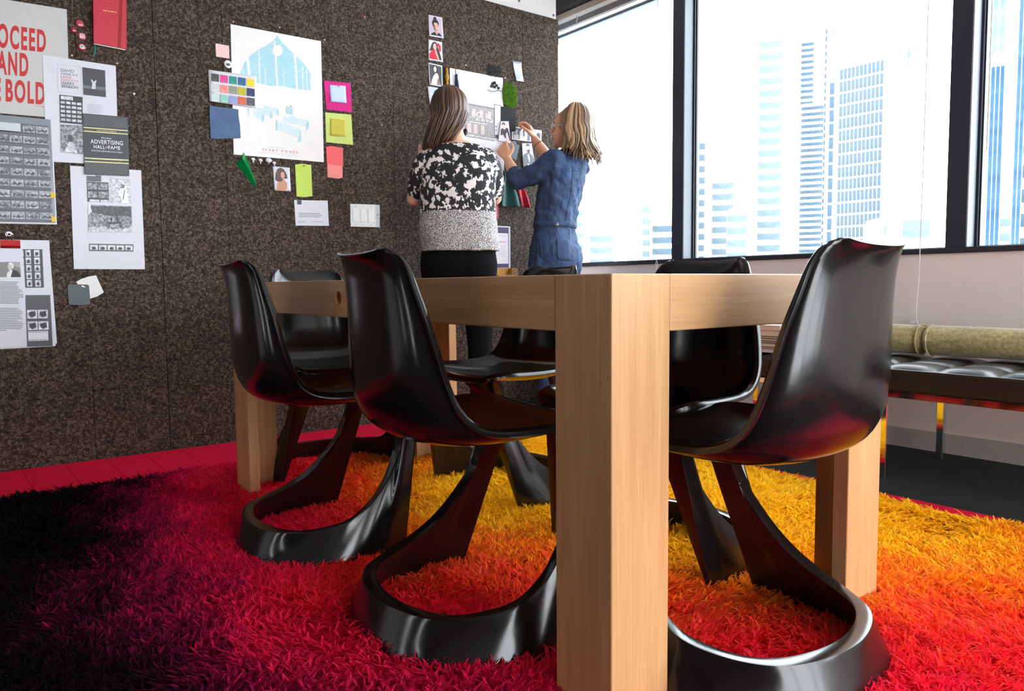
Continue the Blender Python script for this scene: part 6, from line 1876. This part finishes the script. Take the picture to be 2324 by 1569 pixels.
# ================================================================== the city outside
# distances follow from usual storey heights (about 3.7 m); every tower stands where its pixels and that distance put it
def aim(px, py, dist):
    d = ray(px, py)
    h = Vector((d.x, d.y, 0)).length
    return EYE + d * (dist / h)
GROUND = -70.0
conc = plain('pale_facade', (226, 232, 236), .7, grain=.03, gscale=.2)
def glassy(name, c): return plain(name, c, .8, grain=.25, gscale=.35, spec=.1)
gl1, gl2, gl3, gl4 = glassy('tower_glass_pale', (68, 79, 88)), glassy('tower_glass_blue', (60, 73, 84)), glassy('tower_glass_deep', (48, 72, 94)), glassy('tower_glass_mist', (90, 100, 106))
struct('ground', box(-900, 900, 20, 1500, GROUND - 1, GROUND), plain('city_ground', (170, 176, 178), .9, grain=.15, gscale=.02))
def tower(px0, px1, py_top, dist, label, mode, gm, yaw=0.0, storey=3.7, cols=6, depth=16, frac=.55, z_from=-22, grp='towers outside the window'):
    a, b = aim(px0, 600, dist), aim(px1, 600, dist)
    mid = (a + b) / 2
    w = (b - a).length
    zt = aim((px0 + px1) / 2, py_top, dist).z
    ang = math.atan2(b.y - a.y, b.x - a.x) + yaw
    t = thing('office_tower', label, 'building', (mid.x, mid.y, GROUND), (0, 0, ang), grp)
    H = zt - GROUND
    obj('wall', box(-w / 2, w / 2, 0, depth, 0, H), t, conc)
    obj('roof', box(-w / 2 + .4, w / 2 - .4, .4, depth - .4, H, H + .8), t, conc)
    nst = int((zt - z_from) / storey)
    if mode == 'band':
        bm_ = box(-w / 2 * .96, w / 2 * .96, -.12, .05, 0, storey * frac)
        me = mesh_of(*bm_, False, gm)
        sd = mesh_of(*box(w / 2 - .05, w / 2 + .12, 1, depth - 1, 0, storey * frac), False, gm)
        for k_ in range(nst):
            obj('window_band', me, t, loc=(0, 0, H - storey * (k_ + 1) + storey * .15))
    elif mode == 'grid':
        cw = w / cols
        me = mesh_of(*box(cw * .13, cw * .87, -.12, .05, 0, storey * frac), False, gm)
        for k_ in range(nst):
            for c_ in range(cols):
                obj('window', me, t, loc=(-w / 2 + cw * c_, 0, H - storey * (k_ + 1) + storey * .06))
    elif mode == 'fin':
        cw = w / cols
        me = mesh_of(*box(cw * .1, cw * .9, -.12, .05, 0, H - 4), False, gm)
        for c_ in range(cols):
            obj('glass_strip', me, t, loc=(-w / 2 + cw * c_, 0, 2))
    return t
tower(1716, 1770, 86, 255, 'slim pale banded tower in the middle of the centre window pane', 'band', gl4)
tower(1809, 1838, 94, 535, 'tall narrow banded tower just left of the grid tower', 'band', gl2, storey=3.7, z_from=0)
tower(1811, 1866, 238, 505, 'broad banded block wrapped round the foot of the tall narrow tower', 'band', gl2, storey=3.6, z_from=-45)
tower(1890, 2000, 146, 235, 'wide office tower with a grid of blue windows behind the right chair', 'grid', gl1, yaw=-.45, storey=3.4, cols=11, frac=.84, depth=20)
tower(1873, 1887, 186, 200, 'narrow blue corner slab on the left edge of the grid tower', 'grid', gl2, storey=3.2, cols=1, frac=.84)
tower(1584, 1598, 318, 262, 'narrow banded block right beside the first window mullion', 'band', gl1)
tower(1614, 1662, 408, 270, 'mid-height banded block, second right of the first mullion', 'band', gl4)
tower(1648, 1694, 480, 238, 'low banded block in front of the mid-height block', 'band', gl4)
tower(1458, 1475, 462, 262, 'narrow banded block left of the first mullion', 'band', gl4)
tower(1479, 1527, 505, 255, 'low broad banded block touching the left of the first mullion', 'band', gl1)
tower(1300, 1324, 470, 262, 'pale banded block beside the shoulder of the woman in denim', 'band', gl4)
tower(1338, 1392, 528, 250, 'low pale block behind the hip of the woman in denim', 'band', gl4)
tower(2002, 2040, 498, 200, 'low gridded block right of the grid tower', 'grid', gl4, cols=5, yaw=.3, storey=4)
tower(2044, 2110, 478, 165, 'low terraced block behind the tall chair back', 'band', gl4, storey=6, yaw=.2)
tower(2046, 2052, 92, 300, 'thin pale mast tower right of the grid tower', 'fin', gl4, cols=1, depth=3)
tower(1862, 1867, 62, 300, 'thin blue lattice mast left of the grid tower', 'grid', gl2, cols=1, storey=2.6, depth=2.2, frac=.6)
tower(2233, 2264, 128, 170, 'dark blue ribbed tower, left of two in the right window pane', 'fin', gl3, cols=3)
tower(2231, 2262, -220, 260, 'pale tall tower rising behind the dark blue ribbed tower', 'fin', gl4, cols=2)
tower(2291, 2311, -260, 165, 'tall deep blue ribbed tower, right of two in the right window pane', 'fin', gl3, cols=2)
tower(2311, 2352, 300, 190, 'low banded block at the right edge of the photograph', 'band', gl1, yaw=-.25, storey=5)
tower(2266, 2290, 486, 230, 'low pale block between the two blue ribbed towers', 'band', gl4)
